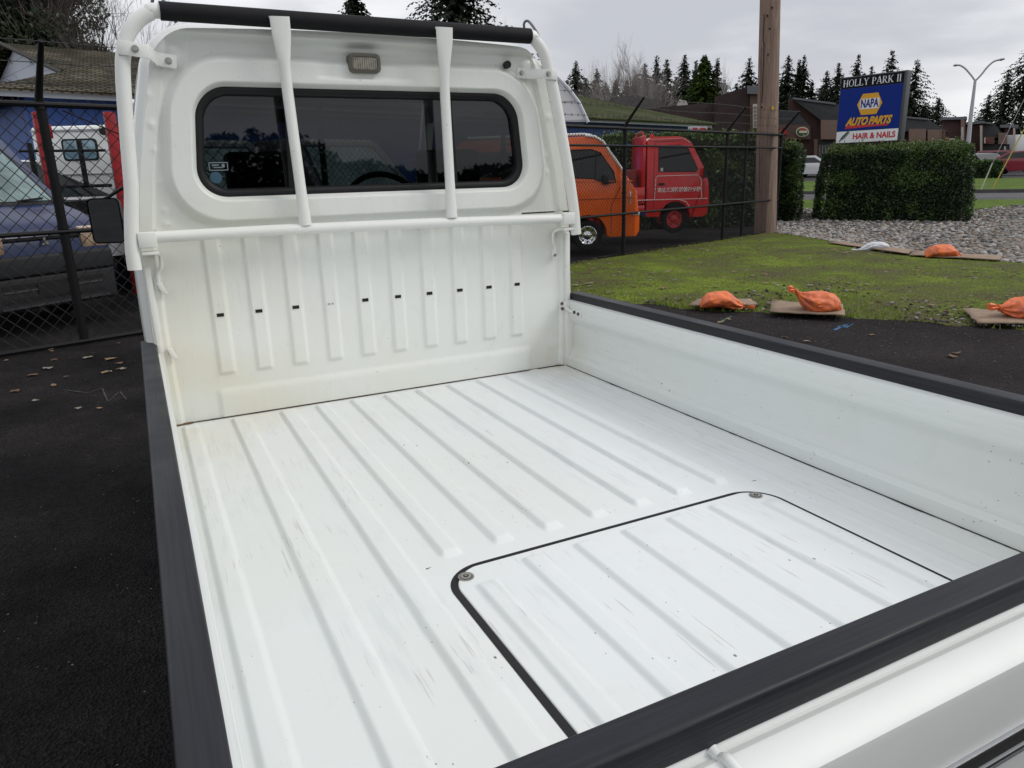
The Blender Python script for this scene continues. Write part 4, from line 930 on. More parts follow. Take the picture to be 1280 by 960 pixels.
# blue van at the left, facing the fence
m_navy = mat('navy_paint', (.010, .020, .075), .3, coat=.0); m_navy2 = mat('dark_van_paint', (.025, .025, .035), .3, coat=.3); m_bump = mat('grey_bumper', (.022, .023, .025), .65, bump=.1, spec=.3)
def parked_van(px, D, label, cm, rzd, det=True, xo=0, pillar=None):
    x_, y_ = place(px, 300, D); v = thing('parked_van', label, 'van', (x_, y_, 0), rad(rzd), None); v.scale = (1, .84 if det else 1, 1)
    poly = [(-3.9, .34), (-3.95, 1.3), (-3.85, 1.92), (-3.6, 1.98), (-1.62, 1.98), (-1.42, 1.92), (-.62, 1.20), (-.50, 1.17), (-.16, 1.06), (-.07, .98), (-.03, .84), (-.01, .72), (-.02, .38), (-.5, .34)] + arch(-.93, .30, .38, 10, -5, 185) + [(-1.35, .34), (-2.6, .34)] + arch(-3.1, .30, .38, 10, -5, 185)
    body_from_profile(poly, 1.66, 1.14, .13, cm, v, bev=.06)
    A_ = (1.66, 1.14, .13, 1.98, 1)
    for s in (-1, 1):
        A_ = (1.66, 1.14, .13, 1.98, s)
        side_plate([(-2.2, 1.22), (-2.2, 1.80), (-1.55, 1.80), (-.95, 1.28), (-.92, 1.2)], *A_, m_vglass, v, 'side_window'); side_plate([(-3.7, 1.24), (-3.7, 1.8), (-2.3, 1.8), (-2.3, 1.24)], *A_, m_vglass, v, 'side_window')
    # windscreen on the slope
    a = Vector((-1.42, 0, 1.92)); b = Vector((-.62, 0, 1.20)); n_ = Vector((.72, 0, .80)).normalized()
    def sl(t, y, o=.004): q = a.lerp(b, t); return (q.x + n_.x * o, y, q.z + n_.z * o)
    k = MB(); k.add([sl(.06, -.60, .003), sl(.06, .60, .003), sl(.97, .74, .003), sl(.97, -.74, .003)], [(0, 1, 2, 3)]); k.build('windscreen_surround', m_rub, v, local=True)
    k = MB(); k.add([sl(.10, -.56, .007), sl(.10, .56, .007), sl(.92, .70, .007), sl(.92, -.70, .007)], [(0, 1, 2, 3)]); k.build('windscreen', mat('pale_windscreen', (.22, .31, .31), .12, spec=.6, var=.6, vscale=2.2), v, local=True)
    for y0, y1 in ((-.45, .02), (.12, .58)):
        k = MB(); k.tube([sl(1.04, y0, .02), sl(.93, y0 + .12, .02), sl(.90, y1, .022)], .010, 6); k.build('wiper', m_rub, v, local=True)
    if det:
        k = MB(); k.box((-.20, -.80, .56), (.05, .80, .76)); k.box((-.20, -.80, .24), (.035, .80, .56)); bpx = k.build('bumper', m_bump, v, local=True, bevel=.03, seg=3)
        k = MB()
        k.box((.034, -.62, .46), (.040, .62, .50)); k.box((.034, -.62, .33), (.040, .62, .37)); k.box((.045, -.22, .35), (.048, .16, .50)); k.build('bumper_slot', m_dark, bpx, local=True)
        k = MB(); k.box((.036, -.60, .425), (.044, .60, .437)); k.box((.036, -.66, .27), (.05, .66, .285)); k.build('bumper_trim', m_chrome, bpx, local=True)
        k = MB(); k.box((-.12, -.58, .905), (-.022, .58, .93)); k.build('grille_slot', m_dark, v, local=True)
        k = MB()
        for aa in (90, 210, 330):                                  # three-diamond emblem
            c_, s_ = math.cos(rad(aa)), math.sin(rad(aa)); px_, pz_ = -s_, c_
            L_, w_ = .052, .019
            P = [(0, 0), (c_ * L_ * .5 + px_ * w_, s_ * L_ * .5 + pz_ * w_), (c_ * L_, s_ * L_), (c_ * L_ * .5 - px_ * w_, s_ * L_ * .5 - pz_ * w_)]
            k.prism([(-.010, y, .875 + z) for y, z in P], (.008, 0, 0))
        k.build('emblem', m_chrome, v, local=True)
        for s in (-1, 1):
            k = MB(); k.prism([(-.20, s * .835, .80), (-.20, s * .835, 1.0), (-.05, s * .74, .97), (-.03, s * .60, .93), (.0, s * .60, .80), (-.01, s * .78, .78)], (0, 0, .003)) if False else k.box((-.22, min(s * .46, s * .838), .78), (-.012, max(s * .46, s * .838), 1.0))
            k.build('headlight', mat('amber_headlight', (.55, .40, .28), .15, coat=.5, var=.5, vscale=9), v, local=True, bevel=.03)
    for cx_ in (-.93, -3.1):
        for s in (-1, 1): wheel(v, (cx_, s * .72, .31), .31, .17, m_chrome, (0, s, 0), local=True)
    for s in (-1, 1):
        k = MB(); k.obox((-.95, s * .95, 1.22), (.04, 0, 0), (0, .09, 0), (0, 0, .10)); k.tube([(-.95, s * .80, 1.16), (-.95, s * .92, 1.2)], .015, 6); k.build('wing_mirror', m_rub, v, local=True, bevel=.015)
    return v
parked_van(56, 8.75, 'navy blue van with grey bumper facing the fence at the left', m_navy, -53)
parked_van(330, 10.2, 'dark van seen through the left half of the cab window', m_navy2, -72, False)
parked_van(500, 10.6, 'dark van seen through the right half of the cab window', m_navy2, -72, False)
# white truck seen from its rear behind the fence, with its black bed guard
x_, y_ = place(110, 240, 12.6)
wv = thing('white_van', 'white boxy van seen from behind with a small rear window and black tube guard', 'van', (x_, y_, .2), rad(63))
k = MB(); k.box((0, -.68, .55), (2.6, .68, 2.03)); wb = k.build('body', m_body, wv, local=True, bevel=.06, seg=4)
k = MB(); k.prism([(-.004, y, 1.70 + z) for y, z in rrect(0, 0, .255, .15, .05, 5)], (-.006, 0, 0)); k.build('window_seal', m_rub, wb, local=True)
k = MB(); k.prism([(-.011, y, 1.70 + z) for y, z in rrect(0, 0, .225, .125, .04, 5)], (-.004, 0, 0)); k.build('rear_window', mat('sky_painted_glass', (.25, .42, .52), .08, spec=.9, var=.6, vscale=6), wv, local=True)  # reflected sky painted into the pane as mottled blue base colour
k = MB(); k.box((-.02, -.66, 1.36), (.002, .66, 1.372)); k.box((-.02, -.66, 1.95), (.002, .66, 1.975)); k.build('panel_crease', mat('grey_line', (.35, .36, .37), .6), wv, local=True)
k = MB(); k.tube([(-.5, .40, 1.2), (-.5, .40, 1.78)], .035, 8); k.tube([(-.5, -.28, 1.2), (-.5, -.28, 1.80)], .035, 8); k.tube([(-.5, .55, 1.68), (-.5, -.62, 1.66)], .018, 8); k.tube([(-.5, .50, 1.2), (-.5, -.62, 1.2)], .022, 8); k.box((-2.0, -.68, .6), (0, .68, 1.02)); k.build('bed_guard', m_black, wv, local=True)
k = MB(); k.tube([(-.03, -.42, 1.93), (-.12, -.42, 1.93)], .05, 8); k.build('vent_cap', m_rub, wv, local=True)
for cx_ in (-1.5, 1.6):
    for s in (-1, 1): wheel(wv, (cx_, s * .60, .28), .28, .15, m_chrome, (0, s, 0), local=True)
k = MB(); k.box((-2.03, .45, .75), (-2.0, .66, .95)); k.build('tail_light', mat('tail_light_red', (.5, .03, .03), .25), wv, local=True, bevel=.01)
# small generic cars
def small_car(loc, rz, label, paint, kind='sedan', name='parked_car', group=None, cat='car'):
    v = thing(name, label, cat, loc, rz, group)
    if kind == 'sedan': poly = [(-2.15, .35), (-2.2, .85), (-2.1, .98), (-1.65, 1.02), (-1.0, 1.40), (-.2, 1.45), (.35, 1.38), (1.15, .98), (2.0, .86), (2.2, .70), (2.2, .35), (1.75, .30)]; win = [(-1.45, 1.02), (-.95, 1.33), (-.2, 1.38), (.3, 1.31), (.9, 1.0)]
    else: poly = [(-2.2, .4), (-2.25, 1.1), (-2.0, 1.62), (-1.8, 1.68), (.2, 1.68), (1.05, 1.12), (1.95, 1.0), (2.2, .85), (2.2, .4), (1.8, .34)]; win = [(-2.0, 1.14), (-1.85, 1.54), (.1, 1.54), (.75, 1.12)]
    poly = poly + arch(1.38, .33, .40, 8, 0, 180) + [(.9, .28), (-.9, .28)] + arch(-1.35, .33, .40, 8, 0, 180)
    zt = max(p[1] for p in poly)
    body_from_profile(poly, 1.78, 1.0, .16, paint, v, bev=.07)
    for s in (-1, 1): side_plate(win, 1.78, 1.0, .16, zt, s, m_vglass, v, 'side_window', e=.006)
    if kind == 'sedan': k = MB(); k.prism([(.38, -.66, 1.36), (.38, .66, 1.36), (1.1, .74, 1.0), (1.1, -.74, 1.0)], (.006, 0, .012)); k.build('windscreen', m_vglass, v, local=True); k = MB(); k.prism([(-1.02, -.66, 1.385), (-1.02, .66, 1.385), (-1.6, .74, 1.04), (-1.6, -.74, 1.04)], (-.006, 0, .012))
    else: k = MB(); k.prism([(.24, -.64, 1.645), (.24, .64, 1.645), (1.0, .74, 1.16), (1.0, -.74, 1.16)], (.006, 0, .012)); k.build('windscreen', m_vglass, v, local=True); k = MB(); k.prism([(-2.24, -.70, 1.14), (-2.24, .70, 1.14), (-2.03, .64, 1.56), (-2.03, -.64, 1.56)], (-.012, 0, .004))
    k.build('rear_window', m_vglass, v, local=True)
    for cx_ in (-1.35, 1.38):
        for s in (-1, 1): wheel(v, (cx_, s * .78, .33), .33, .2, m_chrome, (0, s, 0), local=True)
    for s in (-1, 1):
        k = MB(); k.box((2.12, s * .72 - .14, .66), (2.215, s * .72 + .14, .80)); k.build('headlight', MATS['headlight_glass'], v, local=True, bevel=.02)
        k = MB(); k.box((-2.235, s * .72 - .12, .78), (-2.14, s * .72 + .12, .92)); k.build('tail_light', MATS['red_lens'], v, local=True, bevel=.02)
    return v
def gplace(px, D): q = at(px, 215, D); return (q.x, q.y, gz(q.x, q.y) + .05)
AZ = lambda px: math.atan2(ray(px, 215).x, ray(px, 215).y)
m_cw = mat('white_car_paint', (.72, .73, .75), .25, coat=.5)
small_car(gplace(1013, 66), rad(-40), 'white SUV parked between the two hedges, nearer of the pair', m_cw, 'suv')
small_car(gplace(1022, 73), rad(-32), 'white SUV parked behind the other white SUV between the hedges', m_cw, 'suv')
small_car(gplace(1281, 57), rad(-60), 'dark red sedan parked on the far lot at the right edge', mat('maroon_paint', (.22, .012, .03), .3, coat=.5), 'sedan')
small_car(gplace(1226, 64), rad(-115), 'dark sedan with pale windscreen left of the red sedan', mat('dark_blue_paint', (.03, .035, .05), .3, coat=.5), 'sedan')
small_car(gplace(1256, 71), rad(-60), 'maroon car roof showing behind the red sedan', mat('wine_paint', (.16, .02, .035), .3, coat=.5), 'suv')
q = gplace(1290, 80); vb = thing('box_truck', 'white box truck far behind the red sedan', 'truck', q, rad(-60))
k = MB(); k.box((-2.8, -1.1, .9), (2.0, 1.1, 3.0)); k.build('cargo_box', m_cw, vb, local=True, bevel=.04); k = MB(); k.box((2.05, -1.0, .5), (3.6, 1.0, 2.2)); k.build('cab', m_cw, vb, local=True, bevel=.15, seg=3)
for cx_ in (-1.8, 2.8):
    for s in (-1, 1): wheel(vb, (cx_, s * .95, .42), .42, .25, m_chrome, (0, s, 0), local=True)
q = at(28, 190, 13.2); small_car((q.x, q.y, .1), rad(-70), 'white car partly hidden behind the navy van windscreen', m_cw, 'suv')
# red lift columns
for px, lab in ((47, 'red steel post on the left, just beside the leaning black fence post'), (136, 'red steel post on the right, next to the white guard frame')):
    q = at(px, 140, 10.9); rp = thing('steel_post', lab, 'post', (q.x, q.y, 0), rad(18), 'red steel posts behind the fence')
    k = MB(); k.box((-.062, -.045, 0), (.062, .045, q.z)); k.build('column', mat('red_steel_paint', (.30, .005, .010), .5, var=.25, spec=.3), rp, local=True, bevel=.008)
    k = MB(); k.box((-.15, -.15, 0), (.15, .15, .015)); k.build('base_plate', m_black, rp, local=True)
    k = MB(); k.box((.062, -.04, q.z - .30), (.11, .04, q.z - .14)); k.build('arm_bracket', MATS['red_steel_paint'], rp, local=True, bevel=.008)

# ================================================================== BLUE BUILDING
def siding(name, c, sc, axis='z'):
    m = bpy.data.materials.new(name); m.use_nodes = True; MATS[name] = m
    t = m.node_tree; p = t.nodes['Principled BSDF']; n = t.nodes.new; l = t.links.new
    co = n('ShaderNodeNewGeometry').outputs['Position']; s = n('ShaderNodeSeparateXYZ'); l(co, s.inputs[0])
    a = n('ShaderNodeMath'); a.operation = 'MULTIPLY'; a.inputs[1].default_value = sc; l(s.outputs['XYZ'.index(axis.upper())], a.inputs[0])
    f = n('ShaderNodeMath'); f.operation = 'FRACT'; l(a.outputs[0], f.inputs[0])
    r = n('ShaderNodeMapRange'); r.inputs[1].default_value = .0; r.inputs[2].default_value = .10; r.inputs[3].default_value = .35; r.inputs[4].default_value = 1; l(f.outputs[0], r.inputs[0])
    x = n('ShaderNodeMix'); x.data_type = 'RGBA'; x.blend_type = 'MULTIPLY'; x.inputs[0].default_value = 1; x.inputs[6].default_value = (*c, 1); l(r.outputs[0], x.inputs[7]); l(x.outputs[2], p.inputs['Base Color'])
    p.inputs['Roughness'].default_value = .6; return m
m_blue = siding('blue_siding', (.035, .10, .36), 2.6, 'x'); m_pale = siding('pale_siding', (.58, .62, .72), 4.2, 'z')
def roof_mat(name, c1, c2, c3, course=7.):
    m = bpy.data.materials.new(name); m.use_nodes = True; MATS[name] = m
    t = m.node_tree; p = t.nodes['Principled BSDF']; n = t.nodes.new; l = t.links.new
    co = n('ShaderNodeNewGeometry').outputs['Position']; s = n('ShaderNodeSeparateXYZ'); l(co, s.inputs[0])
    a = n('ShaderNodeTexNoise'); a.inputs['Scale'].default_value = .8; a.inputs['Detail'].default_value = 8; a.inputs['Roughness'].default_value = .75; l(co, a.inputs['Vector'])
    c = n('ShaderNodeValToRGB'); c.color_ramp.elements[0].position = .36; c.color_ramp.elements[1].position = .64; c.color_ramp.elements[0].color = (*c1, 1); c.color_ramp.elements[1].color = (*c3, 1); q = c.color_ramp.elements.new(.5); q.color = (*c2, 1)
    l(a.outputs[0], c.inputs[0])
    br = n('ShaderNodeTexBrick'); br.inputs['Scale'].default_value = course; br.inputs['Mortar Size'].default_value = .06; br.inputs['Color1'].default_value = (1.15, 1.1, 1, 1); br.inputs['Color2'].default_value = (.75, .75, .75, 1); br.inputs['Mortar'].default_value = (.12, .12, .12, 1)
    cb = n('ShaderNodeCombineXYZ'); l(s.outputs[0], cb.inputs[0]); mu = n('ShaderNodeMath'); mu.operation = 'MULTIPLY'; mu.inputs[1].default_value = 1.6; l(s.outputs[2], mu.inputs[0]); l(mu.outputs[0], cb.inputs[1]); l(cb.outputs[0], br.inputs['Vector'])
    x = n('ShaderNodeMix'); x.data_type = 'RGBA'; x.blend_type = 'MULTIPLY'; x.inputs[0].default_value = .9; l(c.outputs[0], x.inputs[6]); l(br.outputs[0], x.inputs[7]); l(x.outputs[2], p.inputs['Base Color'])
    p.inputs['Roughness'].default_value = .95; p.inputs['Specular IOR Level'].default_value = .1
    bb = n('ShaderNodeBump'); bb.inputs['Strength'].default_value = .8; bb.inputs['Distance'].default_value = .03; l(br.outputs['Fac'], bb.inputs['Height']); bb.invert = True; l(bb.outputs[0], p.inputs['Normal'])
    return m
m_moss = roof_mat('mossy_shingles', (.032, .034, .014), (.075, .068, .045), (.19, .165, .135), 3.4)
m_moss2 = roof_mat('green_mossy_roof', (.045, .062, .018), (.075, .092, .03), (.13, .13, .07), 3.)
m_fascia = mat('white_fascia', (.55, .58, .63), .6)
# eave line of the long blue building, measured along the fence direction
EH = 3.0
def bl(s, o, z): # s metres along, o metres back from the eave line
    b = Vector((-1.75, 15.0, 0)); u = Vector((21.3, 6.85, 0)).normalized(); n_ = Vector((-u.y, u.x, 0)); return b + u * s + n_ * o + Vector((0, 0, z))
bb_ = thing('blue_building', 'long low blue sided building with mossy shingle roof and white fascia behind the fence', 'building', tuple(bl(10, 3, 0)))
SL = 22.4
k = MB(); k.prism([bl(.5, .5, 0), bl(SL - .6, .5, 0), bl(SL - .6, 12, 0), bl(.5, 12, 0)], (0, 0, EH - .08)); k.build('wall', m_blue, bb_)
k = MB(); k.prism([bl(0, 0, EH - .12), bl(SL, 0, EH - .12), bl(SL, .04, EH - .12), bl(0, .04, EH - .12)], (0, 0, .15)); k.prism([bl(0, .04, EH - .12), bl(.04, .04, EH - .12), bl(.04, 12.4, EH - .12), bl(0, 12.4, EH - .12)], (0, 0, .15)); k.prism([bl(SL - .04, .04, EH - .12), bl(SL, .04, EH - .12), bl(SL, 12.4, EH - .12), bl(SL - .04, 12.4, EH - .12)], (0, 0, .15)); k.build('fascia', m_fascia, bb_)
RH = 1.62; z0 = EH + .035; RO = 6.25; SR = 20.2
k = MB(); k.prism([bl(-.15, -.15, z0 - .03), bl(12, -.15, z0 - .03), bl(12, RO, z0 + RH), bl(1.60, RO, z0 + RH), bl(1.72, 2.3, z0 + .60)], (0, 0, -.05)); k.build('roof', m_moss, bb_)
k = MB(); k.prism([bl(-.16, -.15, z0 - .03), bl(1.95, 2.6, z0 + .67), bl(1.95, 9.9, z0 + .67), bl(-.16, 12.6, z0 - .03)], (0, 0, -.05)); k.build('roof_skirt', m_moss, bb_)
k = MB(); k.prism([bl(12.01, -.15, z0 - .03), bl(SL + .15, -.15, z0 - .03), bl(SR, RO, z0 + RH), bl(12.01, RO, z0 + RH)], (0, 0, -.05)); k.build('roof', m_moss2, bb_)
k = MB(); k.prism([bl(0, 12.6, z0), bl(1.7, RO + .02, z0 + RH), bl(SR, RO + .02, z0 + RH), bl(SL + .15, 12.6, z0)], (0, 0, -.05)); k.prism([bl(SL + .16, -.1, z0), bl(SL + .16, 12.6, z0), bl(SR + .02, RO, z0 + RH)], (0, 0, -.05)); k.build('roof', m_moss2, bb_)
k = MB(); k.prism([bl(1.80, 2.5, z0 + .56), bl(1.80, 10.0, z0 + .56), bl(1.80, RO, z0 + RH - .10)], Vector(bl(1.92, 0, 0) - bl(1.80, 0, 0))); k.build('gable', m_pale, bb_)
k = MB(); k.tube([bl(1.62, 2.2, z0 + .55), bl(1.55, RO, z0 + RH - .02), bl(1.62, 10.3, z0 + .55)], .05, 4); k.build('gable_edge', mat('dark_rake', (.05, .045, .04), .9), bb_)
# pale gable over the far entrance
def dg2(px, py, D=19.0): return at(px, py, D)
P = [dg2(640, 152), dg2(733, 152), dg2(722, 130), dg2(708, 112), dg2(694, 98), dg2(678, 88), dg2(655, 78)]
bk = Vector((.45, .9, 0)) * 2.2
k = MB(); k.prism(P, bk); gb = k.build('entrance_gable', siding('white_siding', (.74, .76, .78), 2.3, 'z'), bb_)
k = MB(); Q = [dg2(735, 153, 18.93), dg2(724, 129, 18.93), dg2(710, 110, 18.93), dg2(696, 96, 18.93), dg2(679, 85, 18.93), dg2(655, 75, 18.93)]; k.tube(Q, .045, 6); k.build('gable_trim', m_fascia, gb)
k = MB(); a, b = dg2(873, 158, 22), dg2(892, 164, 22); 
def plate_px(x0, y0, x1, y1, D, th=.08, mb=None):
    k = mb or MB(); P = [at(x0, y1, D), at(x1, y1, D), at(x1, y0, D), at(x0, y0, D)]; c = sum(P, Vector()) / 4; f = (c - CAM); f.z = 0; f.normalize(); k.prism(P, f * th); return k
k = plate_px(860, 158, 884, 166, 21.6); sg = k.build('wall_sign', m_fascia, None); tag(sg, 'small white and red sign on the blue wall above the red fire truck', 'sign')
for x0, x1 in ((866, 872), (876, 882)):
    k = plate_px(x0, 159.5, x1, 165, 21.55, .03); k.build('lettering', mat('sign_red', (.55, .02, .03), .5), sg)

# ================================================================== HEDGES AND TREES
def leafy(mb, c, s, rnd, n=None):
    # one leaf-like quad
    a = Vector((rnd.gauss(0, 1), rnd.gauss(0, 1), rnd.gauss(0, 1))).normalized(); b = a.orthogonal().normalized(); b = Matrix.Rotation(rnd.random() * 6.28, 3, a) @ b; d = a.cross(b)
    mb.add([c - b * s, c + d * s * .5, c + b * s, c - d * s * .5], [(0, 1, 2, 3)])
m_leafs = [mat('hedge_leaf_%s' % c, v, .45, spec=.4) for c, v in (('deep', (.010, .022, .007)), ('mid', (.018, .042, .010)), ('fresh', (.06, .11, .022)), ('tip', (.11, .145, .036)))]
m_core = mat('hedge_core', (.006, .010, .004), .9)
def hedge(corners, h, label, n, rnd, lean=.12, s=.035, name='hedge', cat='hedge', tips=.5):
    """corners: 4 ground points; box-clipped hedge with rounded edges"""
    C = [Vector((x, y, 0)) for x, y in corners]; cen = sum(C, Vector()) / 4; base = gz(cen.x, cen.y)
    wU = (C[1] - C[0]).length; wV = (C[3] - C[0]).length; rc_ = .34 if lean > .05 else .12
    def P(u, v, w):
        a, b_, c_ = (u - .5) * wU, (v - .5) * wV, w * h
        ax, bx_, cx_ = abs(a) - (wU / 2 - rc_), abs(b_) - (wV / 2 - rc_), c_ - (h - rc_)
        px_, py_, pz_ = max(ax, 0), max(bx_, 0), max(cx_, 0); m_ = max(px_, py_, pz_); l_ = math.sqrt(px_ * px_ + py_ * py_ + pz_ * pz_)
        if l_ > 1e-6:
            kk_ = m_ / l_
            if px_ > 0: a = math.copysign(wU / 2 - rc_ + px_ * kk_, a)
            if py_ > 0: b_ = math.copysign(wV / 2 - rc_ + py_ * kk_, b_)
            if pz_ > 0: c_ = h - rc_ + pz_ * kk_
            u, v, w = a / wU + .5, b_ / wV + .5, c_ / h
        q = C[0].lerp(C[1], u).lerp(C[3].lerp(C[2], u), v); q = q.lerp(cen, lean * w * w * .8); 
        z = base + h * w; nn = noise.noise(q * 1.3 + Vector((0, 0, w * 3)))
        return Vector((q.x + nn * .05, q.y - nn * .05, z + nn * .08 * w))
    t = thing(name, label, cat, (cen.x, cen.y, base))
    k = MB(); k.add([P(u * .9 + .05, v * .9 + .05, w * .90) for w in (0, 1) for u, v in ((.02, .02), (.98, .02), (.98, .98), (.02, .98))], [(0, 3, 2, 1), (4, 5, 6, 7), (0, 1, 5, 4), (1, 2, 6, 5), (2, 3, 7, 6), (3, 0, 4, 7)]); k.build('inner_core', m_core, t)  # solid dark block filling the hedge inside its shell of leaves
    mb = MB()
    for i in range(n):
        f = rnd.random(); r = .03 * rnd.random() - .012
        if f < .22: u, v, w = rnd.random(), rnd.random(), 1 - abs(r)
        elif f < .62: u, v, w = rnd.random(), abs(r) * .8, rnd.random()
        elif f < .76: u, v, w = rnd.random(), 1 - abs(r), rnd.random()
        elif f < .88: u, v, w = abs(r), rnd.random(), rnd.random()
        else: u, v, w = 1 - abs(r), rnd.random(), rnd.random()
        # round the corners
        e = .05; 
        q = P(u, v, w); q += Vector((rnd.gauss(0, 1), rnd.gauss(0, 1), rnd.gauss(0, 1))) * .022
        bump_ = noise.noise(q * 4.5)
        q += (q - Vector((cen.x, cen.y, base + h * .5))).normalized() * (.05 * bump_)
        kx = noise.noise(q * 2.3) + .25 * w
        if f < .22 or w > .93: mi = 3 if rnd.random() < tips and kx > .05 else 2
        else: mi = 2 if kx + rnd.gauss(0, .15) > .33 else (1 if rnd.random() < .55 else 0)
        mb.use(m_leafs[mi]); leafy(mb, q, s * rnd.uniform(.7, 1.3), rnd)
    for i in range(int(n / 260)):
        q = P(rnd.random(), rnd.random(), 1); d_ = Vector((rnd.gauss(0, .3), rnd.gauss(0, .3), 1)).normalized(); mb.use(m_leafs[3])
        for j in range(4): leafy(mb, q + d_ * (.03 + .035 * j), s * .8, rnd)
    mb.build('foliage', None, t, recalc=False)
    return t
rnd = random.Random(21)
hd = Vector((.425, -.905, 0)); hb_ = Vector((.905, .425, 0))
def hq(px, D, back): q = at(px, 270, D); return (q.x, q.y)
c0 = Vector((*place(1017, 270, 21.5), 0)); c1 = Vector((*place(1219, 270, 21.0), 0)); dd = (c1 - c0).normalized(); q = at(1010, 270, 21.2) - CAM; q.z = 0; bk = q.normalized()
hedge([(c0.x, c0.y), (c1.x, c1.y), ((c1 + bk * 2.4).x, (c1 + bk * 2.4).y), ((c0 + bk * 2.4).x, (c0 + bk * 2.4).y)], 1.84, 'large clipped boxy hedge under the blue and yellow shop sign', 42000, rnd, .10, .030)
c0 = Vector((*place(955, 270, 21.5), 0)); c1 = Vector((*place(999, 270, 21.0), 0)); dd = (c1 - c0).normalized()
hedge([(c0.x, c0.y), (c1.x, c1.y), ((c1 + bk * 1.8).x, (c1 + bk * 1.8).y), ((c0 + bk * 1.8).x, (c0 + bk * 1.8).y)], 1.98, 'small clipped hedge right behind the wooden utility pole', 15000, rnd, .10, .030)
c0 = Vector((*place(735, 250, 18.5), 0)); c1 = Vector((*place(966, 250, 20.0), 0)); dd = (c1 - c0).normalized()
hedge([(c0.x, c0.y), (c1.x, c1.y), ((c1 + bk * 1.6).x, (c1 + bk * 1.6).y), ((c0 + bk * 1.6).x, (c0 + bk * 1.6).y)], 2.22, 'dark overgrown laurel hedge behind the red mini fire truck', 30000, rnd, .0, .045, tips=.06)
c0 = Vector((*place(1215, 215, 52), 0)); c1 = Vector((*place(1252, 215, 50.5), 0))
hedge([(c0.x, c0.y), (c1.x, c1.y), ((c1 + bk * 1.6).x, (c1 + bk * 1.6).y), ((c0 + bk * 1.6).x, (c0 + bk * 1.6).y)], 1.0, 'low dark hedge on the far lawn in front of the red sedan', 3500, rnd, .0, .07, tips=.1)

m_bark = mat('conifer_bark', (.05, .035, .025), .9)
m_fir = [mat('fir_needle_%s' % c, v, .8, spec=.2) for c, v in (('dark', (.010, .018, .011)), ('mid', (.020, .034, .018)), ('lighter', (.036, .054, .026)))]  # three needle tones, dealt out at random over the crown
m_arb = [mat('arborvitae_%s' % c, v, .8, spec=.2) for c, v in (('dark', (.018, .035, .005)), ('mid', (.04, .075, .008)), ('lighter', (.07, .115, .012)))]  # three greens of the foliage itself, mixed at random
def conifer(px, ytop, ybase, D, halfw, label, seed, mats=None, dense=1., shape=1., name='conifer_tree', group='conifers on the skyline', ragged=.35, lean=0, scale_leaf=1.):
    rnd = random.Random(seed); mats = mats or m_fir
    top = at(px, ytop, D); base_z = gz(top.x, top.y); H = top.z - base_z; Rr = halfw * rnd.uniform(1.05, 1.45) * D / FPX
    t = thing(name, label, 'tree', (top.x, top.y, base_z), 0, group)
    k = MB(); k.tube([(0, 0, -.1), (0, 0, H * .5), (lean, 0, H * .985)], [H * .014, H * .009, .02], 7); k.build('trunk', m_bark, t, local=True)
    mb = MB(); nb = int(185 * dense); s = H * .0088 * scale_leaf
    zlo = max(.04, 1 - (ybase - ytop) / max(1, ((top - CAM).length * 0 + H * FPX / D)))      # the crown reaches at least below what shows
    for i in range(nb):
        f = 1 - (1 - zlo * .8) * ((i + .5) / nb) ** 1.1; f = min(.995, max(.06, f + rnd.gauss(0, .008)))
        a = i * 2.399 + rnd.gauss(0, .4); rr = Rr * 1.55 * ((1 - f) / (1 - zlo)) ** (1.12 * shape) * (1 + rnd.uniform(-ragged, ragged * .9)) + Rr * .02
        rr = min(rr, Rr * 1.8)
        n_ = max(5, int(16 * rr / Rr) + 4)
        for j in range(n_):
            q = (j + rnd.random() * .6) / n_; d_ = rr * q; droop = -.28 * rr * q * q + .06 * rr * q
            c = Vector((math.cos(a) * d_ + lean * f, math.sin(a) * d_, H * f + droop)) + Vector((rnd.gauss(0, 1), rnd.gauss(0, 1), rnd.gauss(0, .7))) * s * .9
            mb.use(mats[0] if rnd.random() < .5 else (mats[1] if rnd.random() < .75 else mats[2]))
            w = s * rnd.uniform(.8, 1.7) * (1.25 - .55 * q) * min(1, .35 + rr / Rr * 1.6); b1 = Vector((math.cos(a + rnd.gauss(0, .6)), math.sin(a + rnd.gauss(0, .6)), rnd.uniform(-.7, .15))) * w * 1.5
            b2 = Vector((-math.sin(a), math.cos(a), rnd.uniform(-.5, .2))) * w * .8
            mb.add([c - b1, c + b2, c + b1, c - b2], [(0, 1, 2, 3)]); mb.add([c - b1 * .4 + Vector((0, 0, w * .5)), c + b2 * .8 - Vector((0, 0, w * .7)), c + b1 * .9, ], [(0, 1, 2)])
    mb.build('crown', None, t, local=True, recalc=False)
    return t
